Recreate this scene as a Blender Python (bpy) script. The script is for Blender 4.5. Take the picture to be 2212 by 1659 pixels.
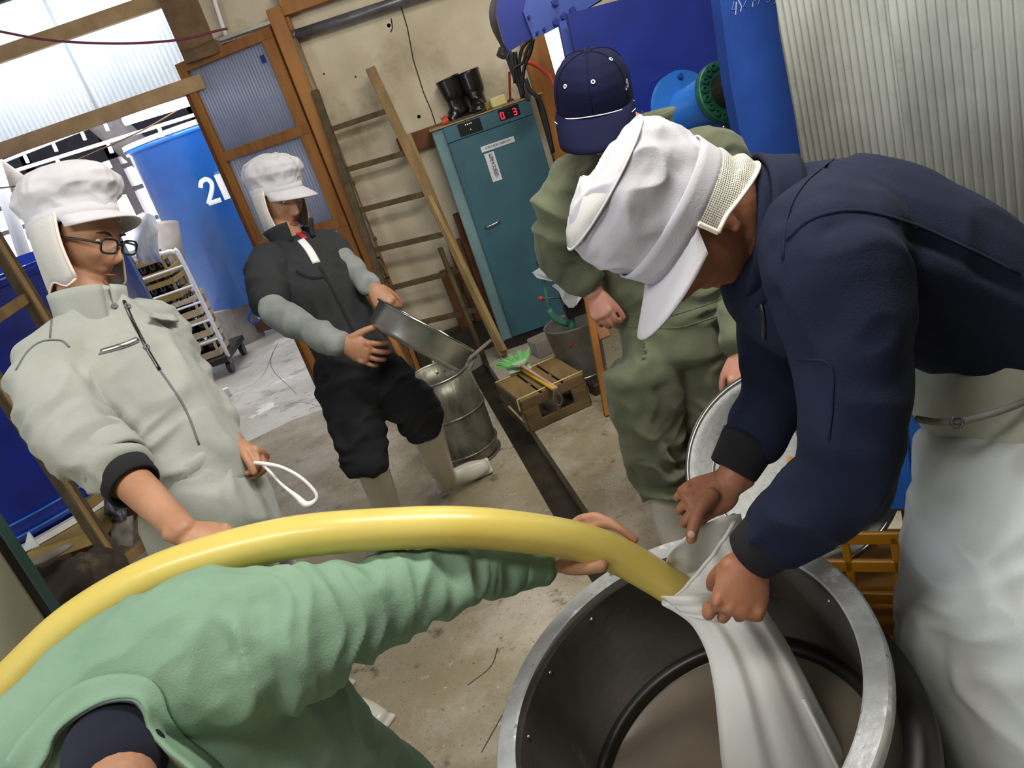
import bpy, math, random
import numpy as np
from mathutils import Vector, Matrix
from mathutils.bvhtree import BVHTree
random.seed(4); np.random.seed(4)
sc = bpy.context.scene
for o in list(bpy.data.objects): bpy.data.objects.remove(o)
C = sc.collection
V = lambda *a: np.array(a, float)
# ---------------------------------------------------------------- camera (measured: 1.72 m high, 21 deg down, rolled 19 deg)
F, PITCH, ROLL = 1720.0, math.radians(21), math.radians(19)
CAM = V(0, 0, 1.72)
FW = V(0, math.cos(PITCH), -math.sin(PITCH)); U0 = V(0, math.sin(PITCH), math.cos(PITCH)); X0 = V(1, 0, 0)
RT = X0*math.cos(ROLL) - U0*math.sin(ROLL); UP = U0*math.cos(ROLL) + X0*math.sin(ROLL)
cd = bpy.data.cameras.new('camera'); cam = bpy.data.objects.new('camera', cd); C.objects.link(cam)
cd.sensor_width = 36; cd.lens = 36*F/2212; cd.clip_start = .02; cd.clip_end = 200
cam.matrix_world = Matrix(((RT[0], UP[0], -FW[0], 0), (RT[1], UP[1], -FW[1], 0), (RT[2], UP[2], -FW[2], 1.72), (0, 0, 0, 1)))
sc.camera = cam
# ---------------------------------------------------------------- world, lights, exposure
w = bpy.data.worlds.new('world'); sc.world = w; w.use_nodes = True
bg = w.node_tree.nodes['Background']; bg.inputs[0].default_value = (.86, .92, 1, 1); bg.inputs[1].default_value = 5.0
def area(name, loc, size, power, col=(1, 1, 1), aim=None, sy=None):
    l = bpy.data.lights.new(name, 'AREA'); l.energy = power; l.color = col; l.shape = 'RECTANGLE'; l.size = size; l.size_y = sy or size
    o = bpy.data.objects.new(name, l); C.objects.link(o); o.location = loc
    d = Vector(aim) - Vector(loc) if aim else Vector((0, 0, -1))
    o.rotation_euler = d.to_track_quat('-Z', 'Y').to_euler(); return o
area('ceiling_lamp_light', (.7, 1.4, 3.0), 1.3, 62, (1, .96, .88), (.5, 2.6, 0), .35)
area('ceiling_lamp_light', (-.9, .2, 3.0), 1.3, 30, (1, .97, .90), (-.5, 2.0, .4), .35)
area('ceiling_lamp_light', (.9, 3.6, 3.05), 1.3, 22, (1, .93, .82), (.2, 4.6, .6), .3)
area('hall_light', (-2.4, 7.6, 3.0), 3.0, 190, (.95, .97, 1), (-2.2, 7.6, 0), 2.5)
area('hall_light', (-2.2, 6.5, 2.75), 2.2, 26, (.97, .98, 1), (-2.4, 5.6, 2.7), .5)  # added without a fixture to brighten the translucent panels from behind
sc.view_settings.view_transform = 'Standard'; sc.view_settings.look = 'None'; sc.view_settings.gamma = 1
sc.view_settings.use_curve_mapping = False; sc.view_settings.exposure = 0.0
# ---------------------------------------------------------------- measuring helpers: a sight line of the photograph -> a point in the room
def ray(x, y): return FW + (x-1106)/F*RT - (y-829.5)/F*UP
def P(x, y, d): return CAM + ray(x, y)*d              # at a distance d along the view axis
def PY(x, y, Y): r = ray(x, y); return CAM + r*(Y/r[1])   # on the plane y = Y
def PZ(x, y, z=0.): r = ray(x, y); return CAM + r*((z-1.72)/r[2])
def I(x, y, z=0.): return nz(x*RT + y*UP - z*FW)
def nz(v): v = np.asarray(v, float); return v/(np.linalg.norm(v)+1e-12)
# ---------------------------------------------------------------- tags and objects
def tag(o, label=None, cat=None, group=None, kind=None):
    if label: o['label'] = label
    if cat: o['category'] = cat
    if group: o['group'] = group
    if kind: o['kind'] = kind
    return o
def empty(name, loc=(0, 0, 0), rz=0, label=None, cat=None, group=None, kind=None):
    o = bpy.data.objects.new(name, None); C.objects.link(o); o.location = Vector(loc); o.rotation_euler = (0, 0, rz); o.empty_display_size = .1
    return tag(o, label, cat, group, kind)
def link(name, me, m=None, parent=None, smooth=False):
    o = bpy.data.objects.new(name, me); C.objects.link(o)
    if m: me.materials.append(m)
    if smooth: me.polygons.foreach_set('use_smooth', [True]*len(me.polygons))
    if parent: wire(o, parent)
    return o
def wm(o):
    m = Matrix.LocRotScale(o.location, o.rotation_euler, o.scale)
    return (wm(o.parent) @ o.matrix_parent_inverse @ m) if o.parent else m
def wire(o, parent):
    o.parent = parent; o.matrix_parent_inverse = wm(parent).inverted(); return o
class MB:
    "collects shapes; build() links them as ONE mesh object, origin at its centre"
    def __init__(s): s.v = []; s.f = []
    def add(s, v, f):
        n = len(s.v); s.v += [tuple(map(float, p)) for p in v]; s.f += [tuple(i+n for i in q) for q in f]; return s
    def box(s, c, d, R=None, bev=.0):
        "c centre, d full sizes, R 3x3 columns; chamfered when bev"
        h = np.array(d)/2.; R = np.eye(3) if R is None else R; c = np.array(c, float)
        if bev <= 0:
            v = [c + R@(h*np.array(k)) for k in [(-1,-1,-1),(1,-1,-1),(1,1,-1),(-1,1,-1),(-1,-1,1),(1,-1,1),(1,1,1),(-1,1,1)]]
            return s.add(v, [(0,3,2,1),(4,5,6,7),(0,1,5,4),(1,2,6,5),(2,3,7,6),(3,0,4,7)])
        b = min(bev, min(h)*.9); v = []
        for z, ins in ((-h[2], b), (-h[2]+b, 0), (h[2]-b, 0), (h[2], b)):
            x, y = h[0]-ins, h[1]-ins
            for q in [(-x+b*(ins==0), -y), (x-b*(ins==0), -y), (x, -y+b*(ins==0)), (x, y-b*(ins==0)), (x-b*(ins==0), y), (-x+b*(ins==0), y), (-x, y-b*(ins==0)), (-x, -y+b*(ins==0))]:
                v.append(c + R@np.array([q[0], q[1], z]))
        f = [tuple(reversed(range(8))), tuple(range(24, 32))]
        for k in range(3):
            for i in range(8): f.append((k*8+i, k*8+(i+1) % 8, k*8+8+(i+1) % 8, k*8+8+i))
        return s.add(v, f)
    def beam(s, a, b, w_, h_, up=(0, 0, 1), bev=.002):
        "square bar from a to b"
        a = np.array(a, float); b = np.array(b, float); t = nz(b-a); u = np.array(up, float); u = u - t*(u@t)
        if np.linalg.norm(u) < 1e-4: u = np.array([1., 0, 0]) - t*t[0]
        u = nz(u); r = np.cross(t, u)
        return s.box((a+b)/2, (w_, h_, np.linalg.norm(b-a)), np.stack([r, u, t], 1), bev)
    def tube(s, pts, r, n=10, cap=True, sub=1, flat=1.0, up=None):
        pts = [np.array(p, float) for p in pts]
        if sub > 1: pts, r = crom(pts, r, sub)
        if np.isscalar(r): r = [r]*len(pts)
        ups = frames(pts, up); k0 = len(s.v)
        for p, (t, u, sd), rr in zip(pts, ups, r):
            for i in range(n):
                a = 2*math.pi*i/n; s.v.append(tuple(p + sd*math.cos(a)*rr + u*math.sin(a)*rr*flat))
        for k in range(len(pts)-1):
            for i in range(n): s.f.append((k0+k*n+i, k0+k*n+(i+1) % n, k0+(k+1)*n+(i+1) % n, k0+(k+1)*n+i))
        if cap: s.f.append(tuple(k0+i for i in reversed(range(n)))); s.f.append(tuple(k0+(len(pts)-1)*n+i for i in range(n)))
        return s
    def lathe(s, prof, c=(0, 0, 0), n=48, axis=(0, 0, 1), closed=False, wob=None):
        ax = nz(axis); u = nz(np.cross(ax, (0, 1, 0) if abs(ax[1]) < .9 else (1, 0, 0))); w_ = np.cross(ax, u); k0 = len(s.v); m = len(prof)
        for r, z in prof:
            for i in range(n):
                a = 2*math.pi*i/n; s.v.append(tuple(np.array(c) + ax*z + (u*math.cos(a)+w_*math.sin(a))*r))
        for k in range(m if closed else m-1):
            k2 = (k+1) % m
            for i in range(n): s.f.append((k0+k*n+i, k0+k*n+(i+1) % n, k0+k2*n+(i+1) % n, k0+k2*n+i))
        return s
    def prism(s, poly, n, h):
        "flat polygon (3D points) extruded by h along n"
        poly = [np.array(p, float) for p in poly]; n = nz(n); m = len(poly)
        return s.add(poly + [p+n*h for p in poly], [tuple(reversed(range(m))), tuple(range(m, 2*m))] + [(i, (i+1) % m, m+(i+1) % m, m+i) for i in range(m)])
    def sheet(s, G, th):
        "grid of points -> thin solid sheet"
        G = np.array(G, float); a, b, _ = G.shape
        du = np.gradient(G, axis=0); dv = np.gradient(G, axis=1); N = np.cross(du, dv); N /= (np.linalg.norm(N, axis=2, keepdims=True)+1e-9)
        T = (G+N*th/2).reshape(-1, 3); B = (G-N*th/2).reshape(-1, 3); f = []
        ix = lambda i, j: i*b+j; m = a*b
        for i in range(a-1):
            for j in range(b-1):
                f.append((ix(i, j), ix(i+1, j), ix(i+1, j+1), ix(i, j+1))); f.append((m+ix(i, j), m+ix(i, j+1), m+ix(i+1, j+1), m+ix(i+1, j)))
        rim = [ix(i, 0) for i in range(a)] + [ix(a-1, j) for j in range(1, b)] + [ix(i, b-1) for i in range(a-2, -1, -1)] + [ix(0, j) for j in range(b-2, 0, -1)]
        for i in range(len(rim)): p, q = rim[i], rim[(i+1) % len(rim)]; f.append((q, p, p+m, q+m))
        return s.add(np.concatenate([T, B]), f)
    def build(s, name, m=None, parent=None, smooth=False, label=None, cat=None, group=None, kind=None, base=False):
        a = np.array(s.v); c = (a.min(0)+a.max(0))/2
        if base: c[2] = a[:, 2].min()
        me = bpy.data.meshes.new(name); me.from_pydata((a-c).tolist(), [], s.f); me.update()
        o = link(name, me, m, None, smooth)
        o.location = c
        if parent: wire(o, parent)
        if smooth == 'auto': pass
        return tag(o, label, cat, group, kind)
def frames(pts, up=None):
    n = len(pts); out = []; u = None
    for i in range(n):
        t = nz(pts[min(i+1, n-1)] - pts[max(i-1, 0)])
        if up is not None: u0 = np.array(up, float)
        else: u0 = u if u is not None else (V(0, 0, 1) if abs(t[2]) < .9 else V(0, 1, 0))
        u = u0 - t*(u0@t)
        if np.linalg.norm(u) < 1e-5: u = V(1, 0, 0) - t*t[0]
        u = nz(u); out.append((t, u, np.cross(t, u)))
    return out
def crom(pts, r, sub):
    "Catmull-Rom through points and radii (radii scalar or pairs)"
    Pn = np.array(pts, float); n = len(Pn)
    if np.isscalar(r): r = [r]*n
    Rn = np.array(r, float).reshape(n, -1); D = np.concatenate([Pn, Rn], 1)
    D = np.concatenate([[2*D[0]-D[1]], D, [2*D[-1]-D[-2]]]); out = []
    for i in range(1, n):
        a, b, c, d = D[i-1], D[i], D[i+1], D[i+2]
        for k in range(sub):
            t = k/sub; out.append(.5*((2*b)+(-a+c)*t+(2*a-5*b+4*c-d)*t*t+(-a+3*b-3*c+d)*t**3))
    out.append(D[n]); out = np.array(out); R2 = out[:, 3:]
    return list(out[:, :3]), (list(R2[:, 0]) if R2.shape[1] == 1 else [tuple(x) for x in R2])
def Rz(a): c, s_ = math.cos(a), math.sin(a); return np.array([[c, -s_, 0], [s_, c, 0], [0, 0, 1.]])
# ---------------------------------------------------------------- materials
def hexc(h):
    h = h.lstrip('#'); c = [int(h[i:i+2], 16)/255 for i in (0, 2, 4)]
    return [x/12.92 if x <= .04045 else ((x+.055)/1.055)**2.4 for x in c]
def mat(name, col, rough=.6, metal=0., var=.25, scale=6., col2=None, bump=.0, bscale=80., stretch=(1, 1, 1), spec=.5, trans=0., emis=0., coat=0., spots=None, sheen=0., wave=None, alpha=1., detail=6., lo=.35, hi=.7):
    m = bpy.data.materials.new(name); m.use_nodes = True; nt = m.node_tree; N = nt.nodes; L = nt.links; b = N['Principled BSDF']
    c = hexc(col); c2 = hexc(col2) if col2 else [x*(1-var) for x in c]
    tc = N.new('ShaderNodeTexCoord'); mp = N.new('ShaderNodeMapping'); mp.inputs['Scale'].default_value = stretch
    L.new(tc.outputs['Object'], mp.inputs[0])
    n = N.new('ShaderNodeTexNoise'); n.inputs['Scale'].default_value = scale; n.inputs['Detail'].default_value = detail; n.inputs['Roughness'].default_value = .6
    L.new(mp.outputs[0], n.inputs[0])
    mr = N.new('ShaderNodeMapRange'); mr.inputs[1].default_value = lo; mr.inputs[2].default_value = hi; L.new(n.outputs[0], mr.inputs[0])
    mx = N.new('ShaderNodeMix'); mx.data_type = 'RGBA'; mx.inputs[6].default_value = (*c, 1); mx.inputs[7].default_value = (*c2, 1); L.new(mr.outputs[0], mx.inputs[0])
    out = mx.outputs[2]
    for sp in (spots or []):     # (scale, lo, hi, colour, stretch): stains with a shape of their own
        s_, l_, h_, k_ = sp[:4]
        mp2 = N.new('ShaderNodeMapping'); mp2.inputs['Scale'].default_value = sp[4] if len(sp) > 4 else (1, 1, 1); mp2.inputs['Location'].default_value = (s_, 3.1*s_, 1.7); L.new(tc.outputs['Object'], mp2.inputs[0])
        n2 = N.new('ShaderNodeTexNoise'); n2.inputs['Scale'].default_value = s_; n2.inputs['Detail'].default_value = 8; n2.inputs['Roughness'].default_value = .65; L.new(mp2.outputs[0], n2.inputs[0])
        r2 = N.new('ShaderNodeMapRange'); r2.inputs[1].default_value = l_; r2.inputs[2].default_value = h_; L.new(n2.outputs[0], r2.inputs[0])
        m2 = N.new('ShaderNodeMix'); m2.data_type = 'RGBA'; L.new(r2.outputs[0], m2.inputs[0]); L.new(out, m2.inputs[6]); m2.inputs[7].default_value = (*hexc(k_), 1); out = m2.outputs[2]
    L.new(out, b.inputs['Base Color'])
    b.inputs['Roughness'].default_value = rough; b.inputs['Metallic'].default_value = metal; b.inputs['Specular IOR Level'].default_value = spec
    b.inputs['Coat Weight'].default_value = coat; b.inputs['Sheen Weight'].default_value = sheen; b.inputs['Alpha'].default_value = alpha
    if trans: b.inputs['Transmission Weight'].default_value = trans
    if emis: b.inputs['Emission Color'].default_value = (*c, 1); b.inputs['Emission Strength'].default_value = emis
    if bump:
        n3 = N.new('ShaderNodeTexNoise'); n3.inputs['Scale'].default_value = bscale; n3.inputs['Detail'].default_value = 5; L.new(mp.outputs[0], n3.inputs[0])
        bp = N.new('ShaderNodeBump'); bp.inputs['Strength'].default_value = min(1, bump); bp.inputs['Distance'].default_value = .004; L.new(n3.outputs[0], bp.inputs['Height']); L.new(bp.outputs[0], b.inputs['Normal'])
    return m
def sheetmat(name, col, mixf=.5, rough=.4, col2=None, sc_=3):
    "thin translucent sheet: diffuse + translucent + a little gloss"
    m = mat(name, col, rough, col2=col2, scale=sc_); nt = m.node_tree; N = nt.nodes; L = nt.links; b = N['Principled BSDF']
    t = N.new('ShaderNodeBsdfTranslucent'); L.new(b.inputs['Base Color'].links[0].from_socket, t.inputs[0])
    x = N.new('ShaderNodeMixShader'); x.inputs[0].default_value = mixf; L.new(b.outputs[0], x.inputs[1]); L.new(t.outputs[0], x.inputs[2]); L.new(x.outputs[0], N['Material Output'].inputs[0]); return m
M = {}
M['concrete'] = mat('concrete', '#a0967e', .75, scale=2.2, col2='#83775c', bump=1., bscale=60, spots=[(1.1, .48, .62, '#b9b2a4'), (9, .60, .70, '#5f5545'), (55, .62, .72, '#4b4336'), (90, .60, .70, '#6a604c'), (26, .64, .7, '#c2b9a4')])
M['concrete_pale'] = mat('concrete_pale', '#c6c1b6', .55, scale=1.5, col2='#a39d90', bump=.5, bscale=20, spots=[(3.5, .56, .66, '#8b8578', (1, 1.6, 1)), (14, .62, .68, '#6a6355', (1, 2, 1)), (2, .6, .64, '#dcd8ce')])
M['gutter'] = mat('gutter', '#3a332a', .45, scale=9, col2='#241f1a', bump=.6)
M['plaster'] = mat('plaster', '#cdc3ac', .85, scale=2.3, col2='#b3a78e', bump=.5, bscale=28, spots=[(1.6, .56, .72, '#93876e'), (7, .66, .76, '#7f735d'), (24, .70, .76, '#5d5344')])
M['wood'] = mat('wood', '#a8712f', .55, scale=9, col2='#7c4c1c', stretch=(1, 1, .18), bump=.4, bscale=30, spots=[(12, .66, .72, '#4e2c10')])
M['wood_dark'] = mat('wood_dark', '#6b4a28', .7, scale=10, col2='#45301b', stretch=(.3, 1, 1), bump=.5, bscale=30)
M['wood_brown'] = mat('wood_brown', '#6f4020', .7, scale=7, col2='#472712', bump=.4)
M['ladder'] = mat('ladder', '#94794f', .75, scale=14, col2='#6a5433', stretch=(1, 1, .2), bump=.5, bscale=40)
M['ladder_dark'] = mat('ladder_dark', '#5a4a2c', .75, scale=14, col2='#3b301d', bump=.5, bscale=40)
M['pale_wood'] = mat('pale_wood', '#b39a67', .7, scale=10, col2='#8c7346', stretch=(1, 1, .3), bump=.4)
M['beam_brown'] = mat('beam_brown', '#7e6246', .8, scale=6, col2='#5d4530', bump=.5)
M['log'] = mat('log', '#a39a94', .85, scale=5, col2='#7c736c', bump=.9, bscale=12)
M['panel_white'] = sheetmat('panel_white', '#f8fbfd', .72, .45, col2='#eef4f8')
M['panel_blue'] = sheetmat('panel_blue', '#b9bfd0', .45, .4, col2='#a9b0c4')
M['corr_grey'] = mat('corr_grey', '#a9aca6', .5, scale=3, col2='#8f928c', spots=[(5, .62, .72, '#857f6c')])
M['blue_tank'] = mat('blue_tank', '#2f86f2', .25, scale=2, col2='#2570e0', coat=.5)
M['blue_tank_deep'] = mat('blue_tank_deep', '#1434a8', .3, scale=2, col2='#102a90', coat=.4)
M['blue_paint'] = mat('blue_paint', '#1b489c', .5, scale=5, col2='#153a88', bump=.25, bscale=40, spots=[(60, .72, .76, '#4a6cc4')])
M['blue_dark'] = mat('blue_dark', '#142c8c', .4, scale=4, col2='#0e2172', coat=.2)
M['blue_grey'] = mat('blue_grey', '#3d55a6', .4, scale=4, col2='#31478f')
M['blue_light'] = mat('blue_light', '#2f74c8', .3, scale=3, col2='#2664b4', coat=.3)
M['white'] = mat('white', '#e9e9ea', .6, var=.08, bump=.1)
M['white_paint'] = mat('white_paint', '#f1f2f4', .5, var=.06)
M['pipe_grey'] = mat('pipe_grey', '#77757a', .35, metal=.3, scale=5, col2='#4b494e')
M['steel'] = mat('steel', '#b9bab6', .28, metal=.9, scale=6, col2='#8f8f88')
M['chrome'] = mat('chrome', '#dddddd', .12, metal=1)
M['galv'] = mat('galv', '#8d8c80', .38, metal=.65, scale=16, col2='#5d5c50', bump=.35, bscale=60, stretch=(1, 1, .3), spots=[(9, .6, .7, '#4a4638')])
M['alu'] = mat('alu', '#c9cbcc', .42, metal=.25, scale=7, col2='#9b9ea0', bump=.5, bscale=50, spots=[(18, .58, .66, '#dfe1e2'), (26, .64, .7, '#5f6264')])
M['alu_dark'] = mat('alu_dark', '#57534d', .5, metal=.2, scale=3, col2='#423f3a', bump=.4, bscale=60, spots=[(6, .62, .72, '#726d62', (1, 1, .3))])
M['alu_tub'] = mat('alu_tub', '#b2b4b2', .55, metal=.0, scale=60, col2='#9c9e9c', bump=.3, bscale=120)
M['sake'] = mat('sake', '#7b7163', .25, scale=2.5, col2='#645a4e', bump=.15, bscale=8, spots=[(5, .6, .72, '#82786a')])
M['teal'] = mat('teal', '#3d6874', .45, scale=3, col2='#2f5563', bump=.15)
M['teal_light'] = mat('teal_light', '#7b989a', .5, scale=3, col2='#587a82')
M['black_plastic'] = mat('black_plastic', '#15181c', .3)
M['rubber'] = mat('rubber', '#1b1a18', .35, scale=6, col2='#2a2724')
M['red_led'] = mat('red_led', '#ff1a35', .5, emis=3.0)
M['amber_led'] = mat('amber_led', '#e8d8a0', .5, emis=.8)
M['paper'] = mat('paper', '#d9dce2', .7, var=.06)
M['ink'] = mat('ink', '#23202a', .8)
M['ink_grey'] = mat('ink_grey', '#6b6f75', .8)
M['hose'] = mat('hose', '#d9c66c', .34, scale=5, col2='#d0ba5a', spec=.45, coat=.15)
M['bag'] = sheetmat('bag', '#fdfcf9', .3, .8, col2='#f4f2ee')
M['skin'] = mat('skin', '#b28467', .5, scale=14, col2='#a17256', bump=.15, bscale=120, spec=.4)
M['skin_tan'] = mat('skin_tan', '#a9745a', .5, scale=9, col2='#905c40', bump=.2, bscale=110, spec=.4)
M['skin_pale'] = mat('skin_pale', '#c18b78', .5, scale=12, col2='#b07462', bump=.15, bscale=120)
M['hair'] = mat('hair', '#171412', .6)
M['grey_suit'] = mat('grey_suit', '#a4a8a1', .9, scale=4, col2='#929690', bump=.2, bscale=300, sheen=.2)
M['cap_white'] = mat('cap_white', '#cbc9cf', .92, scale=4, col2='#c1bfc6', bump=.15, bscale=300)
M['cap_white_dull'] = mat('cap_white_dull', '#b7b5bd', .95, scale=4, col2='#acaab3', bump=.15, bscale=300)
M['rail_pale'] = mat('rail_pale', '#c4a67c', .7, scale=8, col2='#a5875c', bump=.3)
M['cap_mesh'] = mat('cap_mesh', '#c9c7c4', .9, scale=4, col2='#bebcb8', bump=.3, bscale=400)
M['trim_pink'] = mat('trim_pink', '#e9d8cc', .8, var=.05)
M['black_cloth'] = mat('black_cloth', '#1d1e22', .95, scale=5, col2='#141519', bump=.2, bscale=200)
M['vest'] = mat('vest', '#2a2c30', .9, scale=5, col2='#1f2124', bump=.2, bscale=200)
M['grey_sleeve'] = mat('grey_sleeve', '#8d9290', .9, scale=9, col2='#767b7a', bump=.3, bscale=120)
M['dark_trousers'] = mat('dark_trousers', '#1a1b22', .95, scale=5, col2='#121318')
M['boot_white'] = mat('boot_white', '#cfcdc4', .35, scale=5, col2='#bdbab0', coat=.2)
M['boot_black'] = mat('boot_black', '#1c1a18', .3, scale=5, col2='#0f0e0d', coat=.2)
M['navy_cap'] = mat('navy_cap', '#0d1034', .9, scale=6, col2='#080a24', spec=.2, bump=.2, bscale=300)
M['olive'] = mat('olive', '#62684f', .9, scale=4, col2='#525843', bump=.2, bscale=260, sheen=.15)
M['navy_jacket'] = mat('navy_jacket', '#151c33', .9, scale=4, col2='#11172b', bump=.25, bscale=300, spec=.25)
M['cuff_black'] = mat('cuff_black', '#0f0f14', .95, bump=.3, bscale=200)
M['apron'] = mat('apron', '#ced3d2', .6, scale=3, col2='#c2c8c7', bump=.1, bscale=200)
M['green_coat'] = mat('green_coat', '#84a48c', .88, scale=3.5, col2='#73937c', bump=.25, bscale=260)
M['green_inner'] = mat('green_inner', '#a8b8ae', .9, var=.1)
M['navy_shirt'] = mat('navy_shirt', '#14152a', .95, bump=.2, bscale=200)
M['glass'] = mat('glass', '#ffffff', .03, trans=1., var=0)
M['plastic_bag'] = None
M['crate_cream'] = mat('crate_cream', '#cdbf9f', .6, scale=6, col2='#b8a888')
M['bottle'] = mat('bottle', '#1a1010', .12, coat=.5)
M['crate_yellow'] = mat('crate_yellow', '#c98a1c', .45, scale=4, col2='#b57812')
M['crate_orange'] = mat('crate_orange', '#e07818', .45)
M['crate_wood'] = mat('crate_wood', '#8d7447', .75, scale=12, col2='#6e5833', stretch=(1, .2, 1), bump=.5, bscale=40)
M['crate_wood_dark'] = mat('crate_wood_dark', '#6a5636', .8, scale=12, col2='#4a3b24', stretch=(.25, 1, 1), bump=.5, bscale=40)
M['straw'] = mat('straw', '#d8c58a', .7)
M['green_brush'] = mat('green_brush', '#8fe08a', .6)
M['brush_head'] = mat('brush_head', '#b9d8b0', .5)
M['yellow_plastic'] = mat('yellow_plastic', '#d8b410', .4)
M['pink_white'] = mat('pink_white', '#d2aa9a', .5)
M['bin'] = mat('bin', '#7d7a73', .5, metal=.3, scale=8, col2='#605d56', bump=.4, bscale=40, spots=[(9, .64, .7, '#4a463e')])
M['teal_metal'] = mat('teal_metal', '#3f7a6c', .5, scale=9, col2='#2c5a50')
M['red'] = mat('red', '#c02030', .4)
M['red_cable'] = mat('red_cable', '#c8402c', .5)
M['cable'] = mat('cable', '#17171a', .5)
M['card'] = mat('card', '#a58d52', .8, scale=6, col2='#8f7844')
M['card_dark'] = mat('card_dark', '#5c4a34', .85)
M['sack'] = mat('sack', '#4a4036', .95, scale=6, col2='#332b24', bump=.6, bscale=40, spots=[(10, .6, .7, '#62574a')])
M['cream_panel'] = mat('cream_panel', '#cbc7b0', .6, scale=2, col2='#beb9a1')
M['teal_grey'] = mat('teal_grey', '#4f7370', .5, scale=4, col2='#3d5f5e')
M['green_flange'] = mat('green_flange', '#24614f', .4, metal=.2, scale=9, col2='#194a3e')
M['roof_dark'] = mat('roof_dark', '#4a4650', .8, scale=3, col2='#36333a')
M['lamp'] = mat('lamp', '#ffffff', .5, emis=12.)
M['window_bar'] = mat('window_bar', '#a09498', .7)
M['far_white'] = mat('far_white', '#e6e6ea', .7, scale=2, col2='#cfcdd2')
M['ceiling'] = mat('ceiling', '#8c8478', .8, scale=3, col2='#6f675c')
M['bristle_white'] = M['white']
M['gold'] = mat('sponge', '#e6df9a', .8)
M['chalk'] = mat('chalk', '#a8b8dc', .9)
def clear_film(name):
    m = bpy.data.materials.new(name); m.use_nodes = True; nt = m.node_tree; N = nt.nodes; L = nt.links
    b = N['Principled BSDF']; b.inputs['Base Color'].default_value = (.8, .86, .88, 1); b.inputs['Roughness'].default_value = .12; b.inputs['Alpha'].default_value = .42
    return m
M['plastic_bag'] = clear_film('plastic_bag')
M['glasses_lens'] = clear_film('glasses_lens'); M['glasses_lens'].node_tree.nodes['Principled BSDF'].inputs['Alpha'].default_value = .15
# ================================================================ SETTING
# floor: two concrete slabs with a wet gutter between them, hall screed beyond with its brighter light put into a paler colour
WY = 5.4
def slab(name, poly, z0, z1, m, label=None, **k):
    mb = MB(); mb.prism([V(x, y, z0) for x, y in poly], (0, 0, 1), z1-z0); return mb.build(name, m, kind='structure', label=label, **k)
gl = lambda y: .29-.106*y
floor0 = slab('floor', [(gl(-2), -2), (gl(5.2), 5.2), (-1.5, 5.2), (-4.6, 3.9), (-4.6, -2)], -.12, 0, M['concrete'])
gr = lambda y: gl(y)+.135
slab('floor', [(3.2, -2), (3.2, 5.6), (gr(5.6), 5.6), (gr(-2), -2)], -.12, 0, M['concrete'])
slab('floor', [(gl(5.2), 5.2), (.1, 5.5), (-.5, 14), (-9, 14), (-9, 2.0), (-4.6, 3.9), (-1.5, 5.2)], -.12, 0, M['concrete_pale'])
slab('floor', [(gr(-2), -2), (gr(5.6), 5.6), (gl(5.6), 5.6), (gl(-2), -2)], -.16, -.1, M['gutter'])
# floor cracks (recess-dark thin lines)
cr = MB()
for pts in ([(1040, 1625), (1085, 1545)], [(1010, 1480), (1060, 1440), (1075, 1400)], [(560, 905), (640, 870), (700, 880)], [(480, 860), (560, 820), (590, 760)], [(600, 740), (585, 790), (640, 850)]):
    pp = [PZ(x, y, .0005) for x, y in pts]; cr.tube(crom(pp, .003, 4)[0], .0022, 4, flat=.3)
cr.build('crack', M['gutter'], floor0)
# back wall of plaster with header beam
wall = MB().box((1.3, WY+.08, 1.75), (3.8, .16, 3.3)).build('wall_back', M['plaster'], kind='structure')
wall2 = MB().box((-.81, WY+.12, 2.86), (.46, .16, .95)).build('wall_back', M['plaster'], kind='structure')
ck = MB()
for pts in ([(862, 0), (880, 60), (893, 130), (915, 200), (932, 240), (942, 272)], [(884, 290), (902, 340), (925, 400), (938, 430)], [(845, 40), (848, 60), (844, 70)]):
    pp = [PY(x, y, WY-.001) for x, y in pts]; ck.tube(pp, .0035, 4, flat=.4)
ck.build('crack', M['ink'], wall, label='dark crack running down the plaster')
st = MB()
for (x, y, r) in ((905, 252, 4), (840, 55, 4), (768, 166, 2), (700, 160, 2)):
    st.lathe([(0.001, 0), (r*.003, 0), (r*.003, -.002), (.001, -.002)], PY(x, y, WY), 9, axis=(0, -1, 0))
st.build('chipped_patch', M['ink'], wall)
# header, post, rails of the translucent upper wall, roof
def bar(name, a, b, w_, h_, m, parent=None, up=(0, 0, 1), **k):
    return MB().beam(a, b, w_, h_, up, .003).build(name, m, parent, **k)
bar('trim_1', (-.57, WY-.03, 2.43), (2.6, WY-.03, 2.43), .12, .13, M['wood'], kind='structure', label='horizontal timber header above the door and plaster wall')
bar('trim_2', (-1.14, 5.52, 2.31), (-1.13, 5.5, 3.4), .22, .16, M['beam_brown'], kind='structure', up=(0, 1, 0), label='thick rough timber post above the door header')
bar('trim_3', (-.61, 5.32, 0), (-.61, 5.32, 2.42), .09, .1, M['wood'], kind='structure', up=(0, 1, 0), label='right timber door jamb')
bar('trim_4', (-.556, 5.35, .03), (-.556, 5.35, 2.36), .022, .06, M['wood'], kind='structure', up=(0, 1, 0), label='narrow batten beside the door jamb')
tw = empty('wall_left', (-2.8, 5.62, 2.15), kind='structure')
def corr(a, b, h, pitch, amp, nrm, per=6):
    "corrugated sheet standing on the line a-b, height h"
    a = np.array(a, float); b = np.array(b, float); L_ = np.linalg.norm(b-a); n = int(L_/pitch*per); nrm = nz(nrm); g = []
    for i in range(n+1):
        p = a+(b-a)*i/n + nrm*amp*math.sin(2*math.pi*i/per); g.append([p, p+V(0, 0, h)])
    mb = MB(); mb.sheet(g, .0015); return mb
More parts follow.
